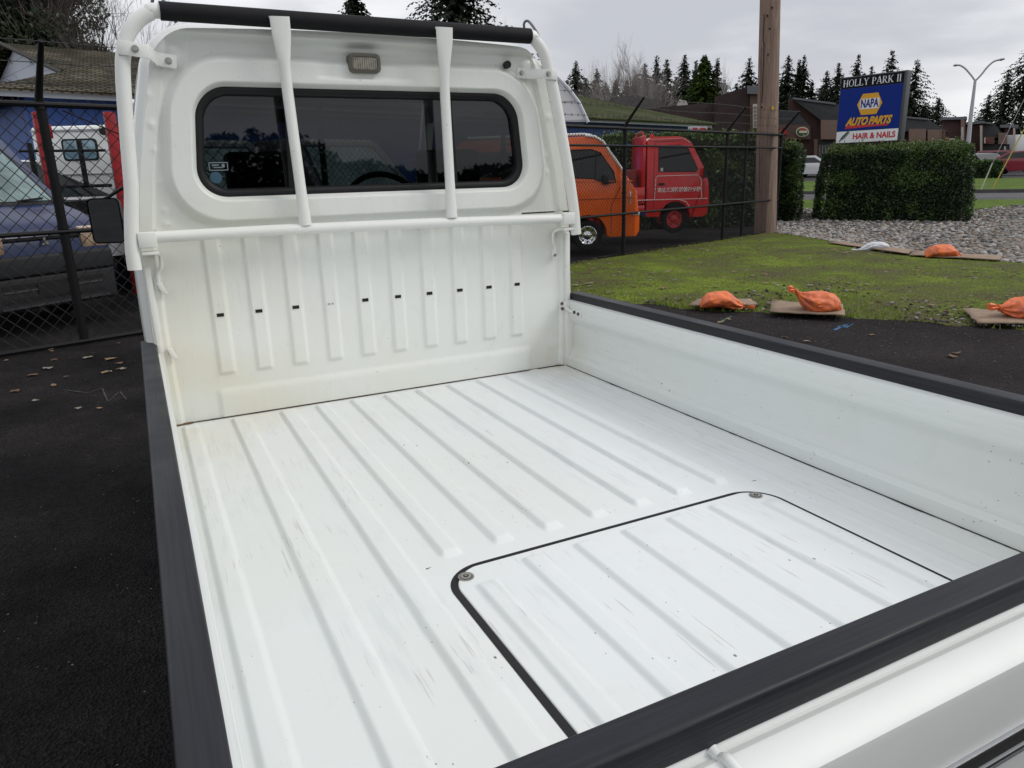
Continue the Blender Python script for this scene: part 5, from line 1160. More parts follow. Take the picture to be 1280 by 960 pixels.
def bare_tree(px, ytop, ybase, D, spread, label, seed, m, r0=.012, depth=5, name='bare_tree', multi=1, group=None, thick=1., fan=28):
    rnd = random.Random(seed); top = at(px, ytop, D); bz = gz(top.x, top.y); H = top.z - bz; S = spread * D / FPX
    t = thing(name, label, 'tree', (top.x, top.y, bz), 0, group); tr = MB(); cr_ = MB()
    def grow(p, d, L_, r, lev):
        pts = [p]; q = p; dd = d.copy()
        for i in range(3):
            dd = (dd + Vector((rnd.gauss(0, .10), rnd.gauss(0, .10), rnd.gauss(0, .05) + .04))).normalized(); q = q + dd * L_ / 3; pts.append(q)
        (tr if lev < 2 else cr_).tube(pts, [r, r * .85, r * .72, r * .58], 5 if lev < 2 else 3, False)
        if lev >= depth: return
        for j in range(rnd.choice((2, 3, 3)) + (1 if lev > 1 else 0)):
            ax = dd.orthogonal().normalized(); ax = Matrix.Rotation(rnd.random() * 6.28, 3, dd) @ ax
            nd = (Matrix.Rotation(rad(rnd.uniform(12, fan + 12)), 3, ax) @ dd); k0 = rnd.choice((1, 2, 3)) if lev else 3
            grow(pts[k0], (nd + Vector((0, 0, .08))).normalized(), L_ * rnd.uniform(.62, .86), r * rnd.uniform(.45, .62), lev + 1)
    for mtr in range(multi):
        a = 6.28 * mtr / multi + rnd.random(); d0 = Vector((math.cos(a) * (.35 if multi > 1 else .03), math.sin(a) * (.35 if multi > 1 else .03), 1)).normalized()
        grow(Vector((0, 0, -.1)), d0, H * .33, H * r0 * thick, 0)
    # normalise the height
    mz = max(v[2] for v in cr_.v); mxy = sorted(math.hypot(v[0], v[1]) for v in cr_.v)[int(len(cr_.v) * .97)]
    fz, fx = H / mz, S / mxy
    for q in (tr, cr_): q.v = [(x * fx, y * fx, z * fz) for x, y, z in q.v]
    tr.build('trunk', m, t, local=True, recalc=False); cr_.build('twigs', m, t, local=True, recalc=False)
    return t
m_twig = mat('grey_twig', (.16, .14, .125), .9); m_twd = mat('dark_twig', (.055, .045, .04), .9); m_birch = mat('pale_twig', (.34, .32, .31), .9)
cs = [(720, 77, 24, 'leftmost conifer above the mossy roof on the right'), (746, 86, 15, 'short conifer second from the left above the mossy roof'), (770, 100, 16, 'low dark conifer at the foot of the big bare tree'), (806, 79, 15, 'slim conifer just right of the big bare tree'), (821, 70, 11, 'thin pointed conifer above the mossy roof peak'), (834, 74, 13, 'ragged conifer next to the thin pointed one'), (856, 69, 17, 'tall dense conifer left of the bright green one'), (870, 76, 12, 'dark conifer half behind the bright green one'), (897, 73, 14, 'dark conifer right of the bright green one'), (937, 73, 20, 'broad conifer left of the utility pole'),
      (968, 82, 14, 'conifer just right of the utility pole'), (986, 69, 17, 'tall conifer right of the utility pole'), (997, 74, 10, 'thin conifer between two taller ones right of the pole'), (1006, 69, 15, 'conifer with two neighbours right of the pole, last of the row'), (1034, 89, 17, 'airy conifer left of the shop sign'), (1049, 79, 16, 'conifer touching the left edge of the shop sign'), (1071, 68, 15, 'thin topped conifer above the sign lettering'), (1090, 82, 15, 'low conifer top above the middle of the sign'), (1116, 63, 24, 'large conifer above the right part of the sign'), (1147, 75, 24, 'large drooping conifer right of the shop sign'), (1174, 122, 14, 'small conifer right of the drooping one'), (1157, 130, 14, 'small low conifer between the drooping one and the mall roof')]
flr = [(708, 100), (733, 98), (757, 103), (784, 101), (796, 92), (812, 97), (845, 96), (868, 98), (905, 100), (921, 104), (950, 98), (978, 100), (1015, 102), (1027, 112), (1041, 108), (1062, 110), (1080, 106), (1103, 104), (1128, 112), (1138, 118)]
for i, (px, yt) in enumerate(flr): conifer(px, yt, 150, 125 + (i * 29) % 12, 17, 'dark lower conifer in the back row of the skyline wood', 500 + i, dense=.8, shape=.8, ragged=.35, group='low conifers in the back row of the skyline')
for i, (px, yt, hw_, lab) in enumerate(cs): conifer(px, yt, 150, 104 + (i * 37) % 23, hw_, lab, 100 + i, dense=1.15 if hw_ > 15 else .9, shape=.9, ragged=.45, lean=.4 if i in (16, 12) else 0)
for i, (px, yt, hw_, lab) in enumerate([(1237, 118, 17, 'dark conifer at the far right, shortest of the group'), (1261, 88, 26, 'pointed conifer at the far right'), (1290, 50, 34, 'tallest dark conifer cut by the right edge')]): conifer(px, yt, 190, 88 + i * 4, hw_, lab, 300 + i, dense=1.7, shape=.8, ragged=.3)
conifer(881, 70, 145, 78, 16, 'bright green arborvitae between the dark conifers', 77, m_arb, dense=2.2, shape=.62, ragged=.12, name='arborvitae', group=None)
conifer(441, -14, 60, 44, 32, 'dark conifer above the black bar, left of the middle', 55, dense=2.0, shape=.9, group=None, scale_leaf=.8)
conifer(566, -58, 60, 46, 42, 'broad dark conifer above the black bar, with brown twigs around it', 56, dense=2.4, shape=.7, group=None, scale_leaf=.8)
bare_tree(600, -10, 60, 45, 62, 'bare twiggy tree half hidden behind the broad conifer above the bar', 57, m_twd, depth=6)
bare_tree(786, 36, 120, 84, 58, 'large bare multi-stemmed tree above the mossy roof', 31, mat('bright_grey_twig', (.26, .235, .22), .9), depth=6, multi=6, fan=22, thick=1.5)  # twigs of this tree are a brighter grey of their own
bare_tree(745, 68, 120, 90, 24, 'small bare tree left of the large bare one', 33, m_twig, depth=5)
bare_tree(911, 65, 125, 96, 16, 'pale slender bare tree left of the utility pole', 32, m_birch, depth=5, fan=20)
bare_tree(830, 105, 150, 80, 34, 'low brown bare shrub tree in front of the conifers', 34, m_twd, depth=6, multi=3)
bare_tree(128, -75, 60, 24, 105, 'bare branching tree above the left mossy roof', 35, m_twd, depth=6, fan=34)
bare_tree(178, -10, 60, 20, 34, 'thin bare tree with seed tufts beside the white guard frame', 36, m_twd, depth=6)
bare_tree(290, 2, 40, 26, 20, 'few bare twigs sticking up above the black bar', 37, m_twig, depth=5)
# big ivy covered evergreen at the upper left
def ivy_tree(px, ytop, D, halfw, label, seed):
    rnd = random.Random(seed); top = at(px, ytop, D); bz = gz(top.x, top.y); H = top.z - bz; Rr = halfw * D / FPX
    t = thing('evergreen_tree', label, 'tree', (top.x, top.y, bz)); k = MB(); k.tube([(0, 0, 0), (.1, 0, H * .5), (0, 0, H * .9)], [.3, .2, .05], 8)
    for i in range(26):
        a = rnd.random() * 6.28; z = rnd.uniform(.2, .8) * H; k.tube([(0, 0, z), (math.cos(a) * Rr * .5, math.sin(a) * Rr * .5, z + H * .12), (math.cos(a) * Rr * .95, math.sin(a) * Rr * .95, z + H * .2)], [.07, .04, .015], 5)
    k.build('trunk', m_bark, t, local=True, recalc=False); mb = MB()
    mats = m_leafs[:2] + [mat('olive_leaf', (.035, .042, .016), .7), mat('brown_twig_leaf', (.055, .035, .022), .9)]
    cl = [(rnd.gauss(0, .36) * Rr, rnd.gauss(0, .4) * Rr, rnd.uniform(.25, .8) * H, rnd.uniform(.3, .6) * Rr * .6) for i in range(80)]
    for i in range(60000):
        x, y, z, r = rnd.choice(cl); q = Vector((rnd.gauss(0, 1), rnd.gauss(0, 1), rnd.gauss(0, 1))); q = Vector((x, y, z)) + q.normalized() * r * rnd.uniform(.6, 1.15)
        mb.use(mats[3] if noise.noise(q * .8) > .22 and rnd.random() < .7 else mats[0] if rnd.random() < .45 else mats[1] if rnd.random() < .5 else mats[2]); leafy(mb, q, .06 * rnd.uniform(.7, 1.6), rnd)
    for i in range(1300):
        x, y, z, r = rnd.choice(cl); p = Vector((x, y, z)); d_ = Vector((rnd.gauss(0, 1), rnd.gauss(0, 1), abs(rnd.gauss(0, 1)))).normalized(); mb.use(m_twig); mb.tube([p, p + d_ * r * 1.2, p + d_ * r * 1.7 + Vector((0, 0, .3))], [.012, .008, .003], 3, False)
    mb.build('crown', None, t, local=True, recalc=False); return t
ivy_tree(10, -120, 27, 66, 'dense dark ivy covered evergreen behind the left mossy roof', 71)

# ================================================================== FAR BUILDINGS
m_brown = mat('brown_stucco', (.125, .073, .058), .85, var=.18, vscale=1.2); m_brown2 = mat('dark_brown_wall', (.072, .036, .031), .85, var=.22, vscale=1.2); m_tan = mat('tan_panel', (.20, .13, .105), .85, var=.1)
m_roofd = mat('dark_metal_roof', (.035, .037, .042), .6, var=.2); m_roofb = mat('brown_shingles', (.045, .024, .024), .85, var=.3, vscale=2); m_cap = mat('grey_cap_flashing', (.12, .125, .14), .6); m_shopd = mat('shop_shade', (.010, .010, .012), .4); m_trimw = mat('pale_trim', (.45, .42, .38), .7)
def pxprism(poly, D, depth):
    P = [at(x, y, D) for x, y in poly]; c = sum(P, Vector()) / len(P); f = c - CAM; f.z = 0; f.normalize(); k = MB(); k.prism(P, f * depth); return k
def part(name, m, parent, poly, D, depth): return pxprism(poly, D, depth).build(name, m, parent)
def rect(x0, y0, x1, y1): return [(x0, y1), (x1, y1), (x1, y0), (x0, y0)]
def bld(label, px, D, name='shop_building'):
    q = at(px, 215, D); return thing(name, label, 'building', (q.x, q.y, gz(q.x, q.y)))
GB = 214
b = bld('brown shop building with shingle roof and tall grey capped tower left of the utility pole', 880, 60)
part('wall', m_brown2, b, rect(770, 165, 975, GB + 8), 60.5, 14); part('roof', m_roofb, b, [(760, 170), (965, 172), (938, 135), (885, 129), (835, 133), (790, 140)], 60, 16)
part('tower', m_roofb, b, [(893, 172), (938, 172), (938, 108), (893, 121)], 59, 9); part('tower_face', m_brown, b, [(937.5, 176), (953, 176), (953, 116), (937.5, 116)], 58.6, 8)
part('tower_cap', m_cap, b, [(934, 117), (956, 118), (956, 108), (934, 107)], 58.2, 10); part('banner', mat('cream_banner', (.48, .42, .36), .7), b, rect(941, 130, 947, 160), 58.3, .2)
k = MB()
for i in range(6): k = plate_px(942.2, 133 + i * 4.6, 945.8, 135.6 + i * 4.6, 58.2, .05, k)
k.build('banner_lettering', mat('banner_ink', (.20, .17, .15), .7), b)
b = bld('pale grey flat roofed house behind the mossy roof, left of the brown building', 800, 70, 'house'); part('roof', mat('grey_shingles', (.11, .10, .095), .9, var=.3), b, [(740, 150), (850, 152), (830, 128), (795, 119), (765, 122)], 70, 10); part('wall', m_brown, b, rect(750, 150, 850, GB), 70.5, 9)
part('chimney_cap', m_trimw, b, [(845, 134), (861, 134), (858, 126), (849, 124)], 69, 2)
b = bld('brown shopping mall wing with red and green shop signs between pole and sign', 1010, 68)
part('wall', m_brown2, b, [(985, GB), (1026, GB), (1026, 150), (991, 122), (985, 124)], 67, 10); part('fascia', m_brown, b, [(955, 174), (1013, 174), (1013, 157), (955, 154)], 66.4, 1.2)
part('roof', m_roofd, b, [(955, 155), (1012, 157), (996, 139), (955, 136)], 66.6, 3); part('fascia', m_tan, b, rect(1026, 150, 1062, 174), 65.6, 2); part('roof', m_roofd, b, [(991, 124), (1040, 130), (1062, 131), (1062, 150), (1026, 150)], 66.2, 4)
part('roof_edge', m_cap, b, [(991, 124), (1045, 131), (1045, 128.5), (991, 121.5)], 66, 4.5)
part('recess', m_shopd, b, rect(955, 174, 1012, GB), 67.2, 1.5); part('recess', m_shopd, b, rect(1018, 174, 1062, GB), 67.0, 1); part('column', m_brown, b, rect(1017.5, 174, 1022, GB), 65.9, .8)
for x in (1024.5, 1028, 1031.5, 1035): part('window_frame', m_trimw, b, rect(x, 181, x + .7, 196), 66.8, .1)
part('window_pane', m_vglass, b, rect(1022.5, 181, 1038, 197), 66.9, .05)
sg = pxprism([(1003 + 8.2 * math.cos(a), 165 + 6.4 * math.sin(a)) for a in np.linspace(0, 6.283, 25)[:-1]], 66.2, .15).build('shop_sign', mat('sign_cream', (.62, .58, .42), .6)); tag(sg, 'oval green and red pizza style sign on the brown mall fascia', 'sign')
part('green_field', mat('sign_green', (.03, .09, .04), .6), sg, [(1003 + 7 * math.cos(a), 165.2 + 5.2 * math.sin(a)) for a in np.linspace(0, 6.283, 21)[:-1]], 66.15, .03)
part('cream_band', MATS['sign_cream'], sg, rect(999, 163.2, 1009, 166.2), 66.1, .03); part('red_top', MATS['sign_red'], sg, [(1000, 162.6), (1008, 162.6), (1006.5, 160.6), (1001, 160.6)], 66.08, .03); part('pale_stroke', MATS['sign_cream'], sg, [(1003, 168.6), (1006.5, 168.6), (1005.2, 170)], 66.08, .03)
ng = pxprism(rect(968, 160, 985, 169), 66.3, .06).build('shop_lettering_panel', m_brown); tag(ng, 'red shop lettering on the mall fascia just right of the utility pole', 'sign')
for x0 in (969, 974, 979.5): part('red_letter', MATS['sign_red'], ng, [(x0, 168.4), (x0 + 1.2, 168.4), (x0 + 2.2, 164), (x0 + 3, 168.4), (x0 + 4.2, 168.4), (x0 + 3, 160.8), (x0 + 1.2, 160.8)], 66.2, .05)
b = bld('brown shopping mall wing with plain pinkish fascia panels right of the sign', 1160, 66)
part('wall', m_brown2, b, rect(1060, 160, 1182, GB), 67, 9); part('roof', m_roofd, b, [(1060, 163), (1186, 165), (1160, 149), (1132, 146), (1060, 142)], 66, 6); part('roof_edge', m_cap, b, [(1060, 143), (1132, 147.5), (1160, 150), (1160, 148), (1132, 145.5), (1060, 140.5)], 65.8, 6)
part('fascia', m_tan, b, rect(1136, 161, 1157.5, 181), 65.4, 1); part('fascia', m_tan, b, rect(1159.5, 162, 1178, 181), 65.4, 1); part('corner_panel', m_brown, b, rect(1178.5, 163, 1182, 181), 65.3, 1)
part('red_sign', mat('dull_red_sign', (.25, .02, .03), .6), b, rect(1181, 172, 1187, 179), 65.2, .2); part('white_sign', m_trimw, b, rect(1187, 173, 1193.5, 175.6), 65.1, .2); part('white_sign', m_trimw, b, rect(1189, 177, 1192, 179.5), 65.1, .2)
b = bld('tall brown mall block with grey cap left of the street lamp', 1192, 72)
part('wall', m_brown2, b, [(1178, GB), (1207, GB), (1207, 147), (1178, 149)], 72, 10); part('cap', m_cap, b, [(1176, 150), (1209, 149), (1209, 145.5), (1176, 147)], 71.6, 11); part('pilaster', m_tan, b, rect(1201, 149, 1206, GB), 71.5, .6); part('banner', m_trimw, b, rect(1201.5, 159, 1204.5, 175), 71.2, .1)
b = bld('brown mall block with pale pilaster right of the street lamp', 1235, 78)
part('wall', m_brown2, b, [(1206, GB), (1230, GB), (1230, 152), (1206, 155)], 78, 10); part('pilaster', m_trimw, b, rect(1225, 157, 1228, 193), 77.3, .5); part('cap', m_cap, b, [(1205, 156), (1231, 154), (1231, 151), (1205, 153)], 77.5, 10)
part('roof', m_roofd, b, [(1230, 173), (1256, 172), (1246, 158), (1240, 154), (1230, 153)], 78.4, 6); part('roof_edge', m_cap, b, [(1230, 154), (1241, 155.5), (1241, 153.5), (1230, 152)], 78, 6); part('fascia', m_brown, b, rect(1230, 171, 1243, 180), 77.8, 1); part('recess', m_shopd, b, rect(1228, 180, 1262, 196), 78.6, 1); part('fascia', m_tan, b, rect(1248, 166, 1259, 180), 77.6, 1.4)
part('wall', m_brown2, b, rect(1256, 158, 1270, GB), 79, 8); part('cap', m_cap, b, rect(1250, 156, 1273, 159.5), 78.7, 9); part('pilaster', m_trimw, b, rect(1266.5, 160, 1269, 190), 78.4, .5); part('column', m_trimw, b, rect(1255, 183, 1257.5, 197), 77.4, .4); part('white_sign', m_trimw, b, rect(1230, 172, 1232, 179), 77.6, .1); part('red_sign', MATS['dull_red_sign'], b, rect(1234, 173, 1237, 178), 77.6, .1)
for x in (1212, 1215, 1218): part('shop_window', m_trimw, b, rect(x, 184, x + 1.2, 192), 77.8, .1)

# ================================================================== SHOP SIGN
Ds = 22.0
tl, tr_, br_, bl_ = at(1052, 99, Ds + .35), at(1132, 88.5, Ds - .35), at(1127, 175, Ds - .35), at(1046, 178, Ds + .35)
U = (tr_ - tl); U.z = 0; Wd = U.length; U.normalize(); zt_, zb_ = at(1092, 94, Ds).z, at(1087, 177, Ds).z; Hh = zt_ - zb_; cen = (tl + tr_) / 2; cen.z = 0
nrm = Vector((U.y, -U.x, 0))
sign = thing('shop_sign', 'tall sign above the big hedge reading HOLLY PARK II, AUTO PARTS and HAIR & NAILS', 'sign', (cen.x, cen.y, gz(cen.x, cen.y)), math.atan2(U.y, U.x))
z0 = zb_ - sign.location.z; z1 = zt_ - sign.location.z; hw2 = Wd / 2; dz = z1 - z0
cab_m = mat('sign_cabinet', (.055, .06, .068), .6)
k = MB(); k.box((-hw2 - .02, .01, z0 - .02), (hw2 + .05, .24, z1 + .03)); k.build('cabinet', cab_m, sign, local=True, bevel=.01)
k = MB(); k.box((-hw2 * .6, .1, -.1), (-hw2 * .6 + .14, .24, z0)); k.box((hw2 * .6 - .14, .1, -.1), (hw2 * .6, .24, z0)); k.build('post', cab_m, sign, local=True)
za, zb2 = z0 + dz * .185, z1 - dz * .165
k = MB(); k.box((-hw2, -.004, za), (hw2 - .02, .012, zb2)); k.build('blue_panel', mat('sign_blue', (.006, .028, .22), .6, spec=.15), sign, local=True)
k = MB(); k.box((-hw2, -.004, z0), (hw2 - .02, .012, za - .012)); k.build('white_panel', mat('sign_white', (.80, .82, .84), .6, spec=.2), sign, local=True)
k = MB(); k.box((-hw2, -.004, zb2 + .012), (hw2 - .02, .012, z1)); k.build('black_panel', mat('sign_black', (.006, .006, .010), .6, spec=.15), sign, local=True)
def M_(x, z, y=-.008): return Matrix.Translation((x, y, z)) @ Matrix.Rotation(rad(90), 4, 'X')
# serif capitals built from strokes
def serif(word, x0, zc, h, m):
    k = MB(); x = x0; t = .15 * h; th = .055 * h; y0_, y1_ = -.012, -.005
    def bx(a, b, c, d): k.box((x + a * h, y0_, zc + b * h), (x + c * h, y1_, zc + d * h))
    def dia(a, b, c, d, w): 
        k.prism([(x + (a - w / 2) * h, y0_, zc + b * h), (x + (a + w / 2) * h, y0_, zc + b * h), (x + (c + w / 2) * h, y0_, zc + d * h), (x + (c - w / 2) * h, y0_, zc + d * h)], (0, .006, 0))
    def arc_(cx_, cz_, rx, rz_, a0, a1, w, n=14):
        A = [rad(a0 + (a1 - a0) * i / n) for i in range(n + 1)]
        k.grid([[(x + (cx_ + rx * math.cos(a)) * h, y0_, zc + (cz_ + rz_ * math.sin(a)) * h) for a in A], [(x + (cx_ + (rx - w * abs(math.cos(a)) - .045) * math.cos(a)) * h, y0_, zc + (cz_ + (rz_ - .05) * math.sin(a)) * h) for a in A]])
    def sf(a, z): bx(a - .13, z - .025, a + .13, z + .025)
    for ch in word:
        if ch == 'H': bx(.08, -.5, .22, .5); bx(.58, -.5, .72, .5); bx(.2, -.03, .6, .03); [sf(a, z) for a in (.15, .65) for z in (-.475, .475)]; w = .86
        elif ch == 'O': arc_(.42, 0, .40, .52, 0, 360, .10, 26); w = .90
        elif ch == 'L': bx(.08, -.5, .22, .5); sf(.15, .475); bx(.0, -.5, .62, -.44); bx(.56, -.45, .62, -.25); w = .70
        elif ch == 'Y': bx(.33, -.5, .47, .05); sf(.4, -.475); dia(.38, .0, .10, .5, .15); dia(.42, .0, .70, .5, .07); sf(.10, .475); sf(.70, .475); w = .84
        elif ch == 'P': bx(.08, -.5, .22, .5); sf(.15, -.475); bx(.0, .45, .35, .5); arc_(.30, .22, .32, .28, -90, 90, .08); bx(.2, -.05, .32, -.01); w = .70
        elif ch == 'A': dia(.08, -.5, .36, .52, .07); dia(.68, -.5, .40, .52, .16); bx(.2, -.2, .56, -.15); sf(.08, -.475); sf(.68, -.475); w = .84
        elif ch == 'R': bx(.08, -.5, .22, .5); sf(.15, -.475); bx(.0, .45, .35, .5); arc_(.30, .24, .32, .26, -90, 90, .08); dia(.66, -.5, .32, 0, .15); bx(.2, -.03, .34, .02); sf(.70, -.475); w = .82
        elif ch == 'K': bx(.08, -.5, .22, .5); sf(.15, .475); sf(.15, -.475); dia(.24, -.05, .64, .5, .07); dia(.68, -.5, .32, .08, .16); sf(.64, .475); sf(.70, -.475); w = .86
        elif ch == 'I': bx(.08, -.5, .22, .5); sf(.15, .475); sf(.15, -.475); w = .36
        else: w = .40
        x += w * h
    return k.build('lettering', m, sign, local=True, recalc=False), x
hh = dz * .105; zc = (zb2 + z1) / 2 - .0
wtot = (.86 + .9 + .7 + .7 + .84 + .4 + .7 + .84 + .82 + .86 + .4 + .36 + .36) * hh; 
sc_ = (Wd * .92) / wtot
lo, xe = serif('HOLLY PARK II', 0, 0, hh, mat('sign_letter_white', (.75, .76, .78), .5)); lo.scale = (sc_, 1, 1); lo.location = (-Wd * .46, 0, zc)
zl = za + (zb2 - za) * .60; hxx, hz_ = Wd * .195, (zb2 - za) * .245
my = mat('sign_yellow', (.72, .36, .01), .5)
k = MB(); k.prism([(a * hxx, -.009, zl + b * hz_) for a, b in ((-1.02, 0), (-.62, 1.0), (.62, 1.0), (1.02, 0), (.62, -1.0), (-.62, -1.0))], (0, .005, 0)); k.build('hexagon', my, sign, local=True)
k = MB(); k.prism([(a * hxx, -.012, zl + b * hz_) for a, b in ((-.80, .10), (-.76, .52), (.76, .52), (.80, .10), (.76, -.46), (-.76, -.46))], (0, .004, 0)); k.build('name_band', MATS['sign_letter_white'], sign, local=True)
text_mesh('NAPA', hz_ * 1.10, 'logo_lettering', mat('sign_logo_blue', (.01, .03, .22), .5), sign, M_(0, zl + hz_ * .03, -.016), .001, hz_ * .035, 0, .62)
text_mesh('AUTO PARTS', hz_ * 1.0, 'lettering', my, sign, M_(0, za + (zb2 - za) * .20, -.010), .002, hz_ * .055, .35, .80, .92)
k = MB(); k.prism([(-Wd * .37, -.009, za + .05), (-Wd * .34, -.009, za + .135), (Wd * .30, -.009, za + .115), (Wd * .33, -.009, za + .075), (Wd * .05, -.009, za + .07)], (0, .003, 0)); k.build('red_swoosh', MATS['sign_red'], sign, local=True)
text_mesh('HAIR & NAILS', dz * .122, 'lettering', MATS['sign_red'], sign, M_(Wd * .115, (z0 + za) / 2 - .005, -.009), .002, dz * .0035, 0, .92)
k = MB(); P = [(-Wd * .45, -.008, z0 + .05), (-Wd * .40, -.008, z0 + .17), (-Wd * .33, -.008, z0 + .27), (-Wd * .27, -.008, z0 + .31), (-Wd * .29, -.008, z0 + .22), (-Wd * .36, -.008, z0 + .10)]; k.prism(P, (0, .003, 0)); k.build('leaf_emblem', mat('sign_grey_green', (.24, .30, .26), .6), sign, local=True)
k = MB()
for i in range(6): a = i / 6; k.obox((-Wd * (.42 - .12 * a), -.0105, z0 + .09 + .19 * a), (.02, 0, .045), (0, .001, 0), (.012, 0, -.004))
k.build('emblem_strokes', mat('sign_dark_green', (.05, .09, .07), .6), sign, local=True)

# ================================================================== POLE, STREET LAMP, GUYS
m_wood = mat('weathered_pole_wood', (.27, .19, .145), .85, col2=(.15, .105, .085), vscale=5, bump=.5, bscale=9, stretch=(7, 7, .35))
pb = Vector((12.62, 12.02, 0)); pt = at(964.5, -60, 17.6); q = at(965, 0, 17.6)
up_ = thing('utility_pole', 'weathered wooden utility pole standing at the corner of the fence', 'pole', tuple(pb))
base = at(957, 290, 17.55); topv = at(966, -150, 17.55)
k = MB(); k.tube([Vector((base.x, base.y, -.2)).lerp(Vector((topv.x, topv.y, topv.z)), t) for t in np.linspace(0, 1, 12)], [.235 - .045 * t for t in np.linspace(0, 1, 12)], 22); k.build('shaft', m_wood, up_, smooth=True)
def on_pole(px, py, rr=.22): q = at(px, py, 17.55); d_ = (CAM - q); d_.z = 0; return q + d_.normalized() * rr
k = MB()
for a, b in (((955, 20), (954, 55)), ((955, 55), (953.5, 100)), ((953.5, 100), (952, 130))): k.obox((on_pole(*a) + on_pole(*b)) / 2, (.008, 0, 0), (0, .004, 0), (on_pole(*b) - on_pole(*a)) / 2)
k.tube([on_pole(952, 60, .224), on_pole(951, 110, .224), on_pole(950, 150, .224), on_pole(949, 240, .224)], .006, 4)
k.build('split', m_dark, up_)
for px, py in ((965, 12), (959, 22), (962, 38), (952, 135), (960, 70)):
    k = MB(); k.tube([on_pole(px, py, .20), on_pole(px, py, .232)], .018, 8); k.build('knot', m_dark, up_)
k = plate_px(964.5, 133, 967.5, 138, 17.33, .02); k.build('yellow_tag', mat('pole_tag_yellow', (.60, .38, .02), .6), up_)
Dl = 58; sb = at(1207, 215, Dl); sj = at(1219, 101, Dl)
sl_ = thing('street_lamp', 'double armed grey street lamp beyond the shop hedge', 'street lamp', (sb.x, sb.y, gz(sb.x, sb.y)))
m_lampg = mat('galvanised_lamp', (.40, .41, .44), .45, .3)
k = MB(); k.tube([(sb.x, sb.y, gz(sb.x, sb.y)), at(1213, 150, Dl), sj], [.16, .12, .08], 10); k.build('pole', m_lampg, sl_, smooth=True)
for pts, hd_ in (([(1219, 101), (1214, 94), (1207, 86), (1201, 82), (1196, 81)], (1198, 81, 1191.5, 82)), ([(1219, 101), (1226, 94), (1234, 84), (1242, 77), (1250, 74.5)], (1248, 75, 1256, 73.5))):
    k = MB(); k.tube(cr_spline([at(x, y, Dl) for x, y in pts], 3), .055, 8); ar = k.build('arm', m_lampg, sl_, smooth=True)
    a, b_ = at(hd_[0], hd_[1], Dl), at(hd_[2], hd_[3], Dl); k = MB(); k.tube([a, a.lerp(b_, .4), b_], [.08, .17, .10], 8, True, [(.5, 1)] * 3); k.build('lamp_head', m_lampg, ar, smooth=True)
for i, (a, b_, c_, lab, mm) in enumerate((((1227, 231), (1240.5, 204), (1330, 24), 'left guy wire with pale sleeve on the far lawn', mat('pale_sleeve', (.55, .55, .48), .5)), ((1241, 229), (1280, 162), (1360, 24), 'right guy wire with yellow sleeve on the far lawn', mat('yellow_sleeve', (.50, .42, .08), .5)))):
    D0 = 34; p0 = at(*a, D0); p0.z = gz(p0.x, p0.y) + .06; p1 = at(*b_, D0); p2 = at(*c_, D0); gw = thing('guy_wire', lab, 'guy wire', tuple(p0))
    k = MB(); k.tube([p0, p1], .024, 6); k.build('sleeve', mm, gw); k = MB(); k.tube([p1, p2], .012, 4); k.build('wire', m_lampg, gw)

# ================================================================== SANDBAGS AND CARDBOARD
m_card = mat('wet_cardboard', (.30, .215, .15), .85, var=.25, vscale=8, bump=.15, bscale=20); m_obag = mat('orange_sandbag', (.88, .20, .045), .5, col2=(.50, .12, .06), vscale=14, bump=.35, bscale=30); m_wbag = mat('white_sandbag', (.62, .64, .68), .45, var=.1, vscale=10, bump=.35, bscale=30)
def gpt(px, py, z=0):
    d = ray(px, py); return CAM + d * ((z - CAM.z) / d.z)
def cardboard(pix, label):
    P = [gpt(x, y, .03) for x, y in pix]; rnd = random.Random(len(label)); k = MB()
    n = 8; rows = []
    for i in range(n + 1):
        a = P[0].lerp(P[3], i / n); b = P[1].lerp(P[2], i / n); rows.append([tuple(a.lerp(b, j / n) + Vector((rnd.gauss(0, .004), rnd.gauss(0, .004), .030 + .012 * noise.noise(Vector((i * .5, j * .5, len(label))))))) for j in range(n + 1)])
    k.grid(rows); o = k.build('cardboard_sheet', m_card, None, smooth=True, auto=30); 
    md = o.modifiers.new('t', 'SOLIDIFY'); md.thickness = .012; md.offset = -1
    return tag(o, label, 'cardboard', 'flattened cardboard sheets under the sandbags')
cardboard([(861, 386), (947, 385), (938, 378), (872, 378)], 'flattened cardboard under the left orange sandbag'); cardboard([(962, 394), (1056, 399), (1053, 385), (964, 381)], 'flattened cardboard under the tall middle orange sandbag')
cardboard([(1222, 407), (1300, 408), (1290, 393), (1202, 389)], 'creased cardboard under the orange sandbag at the right edge'); cardboard([(1036, 306), (1135, 320), (1140, 315), (1042, 304)], 'long cardboard strip under the white sandbag'); cardboard([(1136, 321), (1250, 327), (1252, 322), (1142, 315)], 'cardboard strip under the flat orange sandbag beyond the verge')
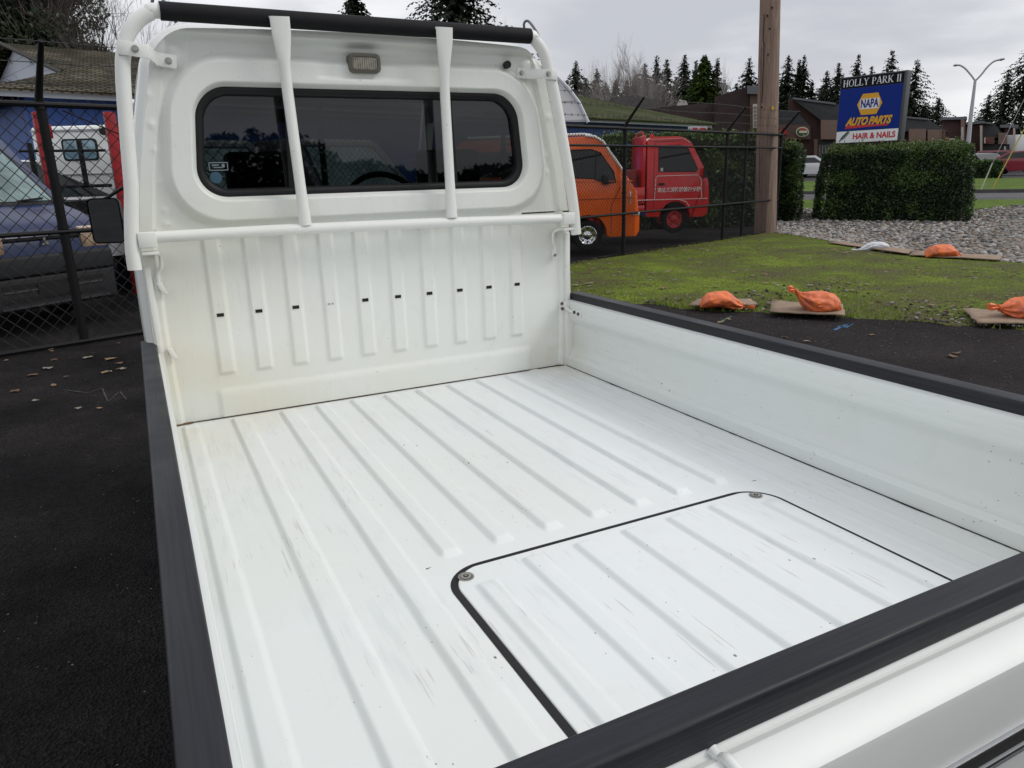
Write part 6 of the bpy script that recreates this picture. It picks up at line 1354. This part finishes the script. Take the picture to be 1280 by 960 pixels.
def sandbag(px, py, L_, Wd_, Ht, yaw, neck, label, m, seed, z0=.04, bend=0.):
    rnd = random.Random(seed); q = gpt(px, py, z0); t = thing('sandbag', label, 'sandbag', (q.x, q.y, z0), rad(yaw))
    n, kk = 40, 44; rows = []
    prof = [(0, .04), (.03, .42), (.08, .72), (.16, .92), (.3, 1.0), (.46, .98), (.58, .86), (.68, .64), (.76, .38), (.81, .17), (.84, .12), (.87, .17), (.93, .27), (1.0, .30)]
    for i in range(n + 1):
        u = i / n
        for (a, b), (c, d_) in zip(prof, prof[1:]):
            if u <= c: f = (u - a) / (c - a); rr = b + (d_ - b) * sm(f); break
        x = (u - .42) * L_; zc_ = neck * sm((u - .45) / .5) ; row = []
        for j in range(kk):
            a = 6.2832 * j / kk; yy = math.cos(a); zz = math.sin(a); nck = sm((u - .45) / .35)
            wr = 1 + nck * .24 * math.sin(a * 7 + seed + u * 6) + .07 * sm((u - .1) * 3) * (abs(noise.noise(Vector((u * 3 + seed, yy * 5, zz * 5)))) * 2 - .6) + .16 * noise.noise(Vector((u * 4, yy * 1.5, zz * 1.5 + seed))) + .09 * noise.noise(Vector((u * 9, yy * 4, zz * 4 + seed)))
            y = yy * rr * Wd_ / 2 * wr; z = zz * rr * Ht / 2 * wr
            z = z + Ht / 2 * (1 - nck * .4) * (rr if u < .5 else 1 * (1 - nck) + nck * .5); z = max(z, 0.0 + .004 * noise.noise(Vector((x * 9, y * 9, 0))))
            row.append((x - bend * max(0, u - .5) * L_, y + .02 * noise.noise(Vector((u * 3, seed, 0))), z + zc_))
        rows.append(row)
    k = MB(); k.grid(rows, close=True); k.add(rows[0], [tuple(range(kk))]); k.add(rows[-1], [tuple(range(kk))[::-1]]); k.build('sack', m, t, smooth=True, auto=70, local=True)
    c = rows[int(n * .84)]; k = MB(); cx2 = sum(p[0] for p in c) / kk; cy2 = sum(p[1] for p in c) / kk; cz2 = sum(p[2] for p in c) / kk
    k.tube([(cx2, cy2 + .07 * Wd_ * 1.2 * math.cos(a), cz2 + .07 * Wd_ * 1.2 * math.sin(a)) for a in np.linspace(0, 6.283, 14)], .006, 6, False); k.build('tie', m, t, local=True)
    return t
sandbag(903, 384, .54, .30, .16, -30, -.02, 'slumped orange sandbag on cardboard, left of the near pair', m_obag, 1)
sandbag(1018, 391, .58, .33, .21, 150, .20, 'orange sandbag with upright tied neck, right of the near pair', m_obag, 2, bend=.28)
sandbag(1278, 398, .52, .32, .20, 150, .08, 'orange sandbag cut by the right edge of the picture', m_obag, 3)
sandbag(1092, 312, .62, .24, .13, 152, -.02, 'white sandbag lying on a cardboard strip beyond the moss', m_wbag, 4)
sandbag(1180, 321, .66, .32, .19, -24, -.04, 'flat orange sandbag on the far cardboard strip near the rocks', m_obag, 5)

# ================================================================== BEHIND THE CAMERA (only mirrored in the cab window)
mb = MB(); rnd = random.Random(88)
for i in range(60000):
    x = rnd.uniform(-45, 45); hmax = 2.6 + 2.2 * noise.noise(Vector((x * .09, 0, 0))) + .9 * noise.noise(Vector((x * .5, 3, 0))) + .5 * noise.noise(Vector((x * 1.7, 9, 0)))
    leafy(mb, Vector((x, -38 + rnd.uniform(-1.5, 1.5), hmax * rnd.random() ** 1.15)), rnd.uniform(.14, .26), rnd)
struct(mb.build('far_wood', m_fir[0], recalc=False), 'stuff')
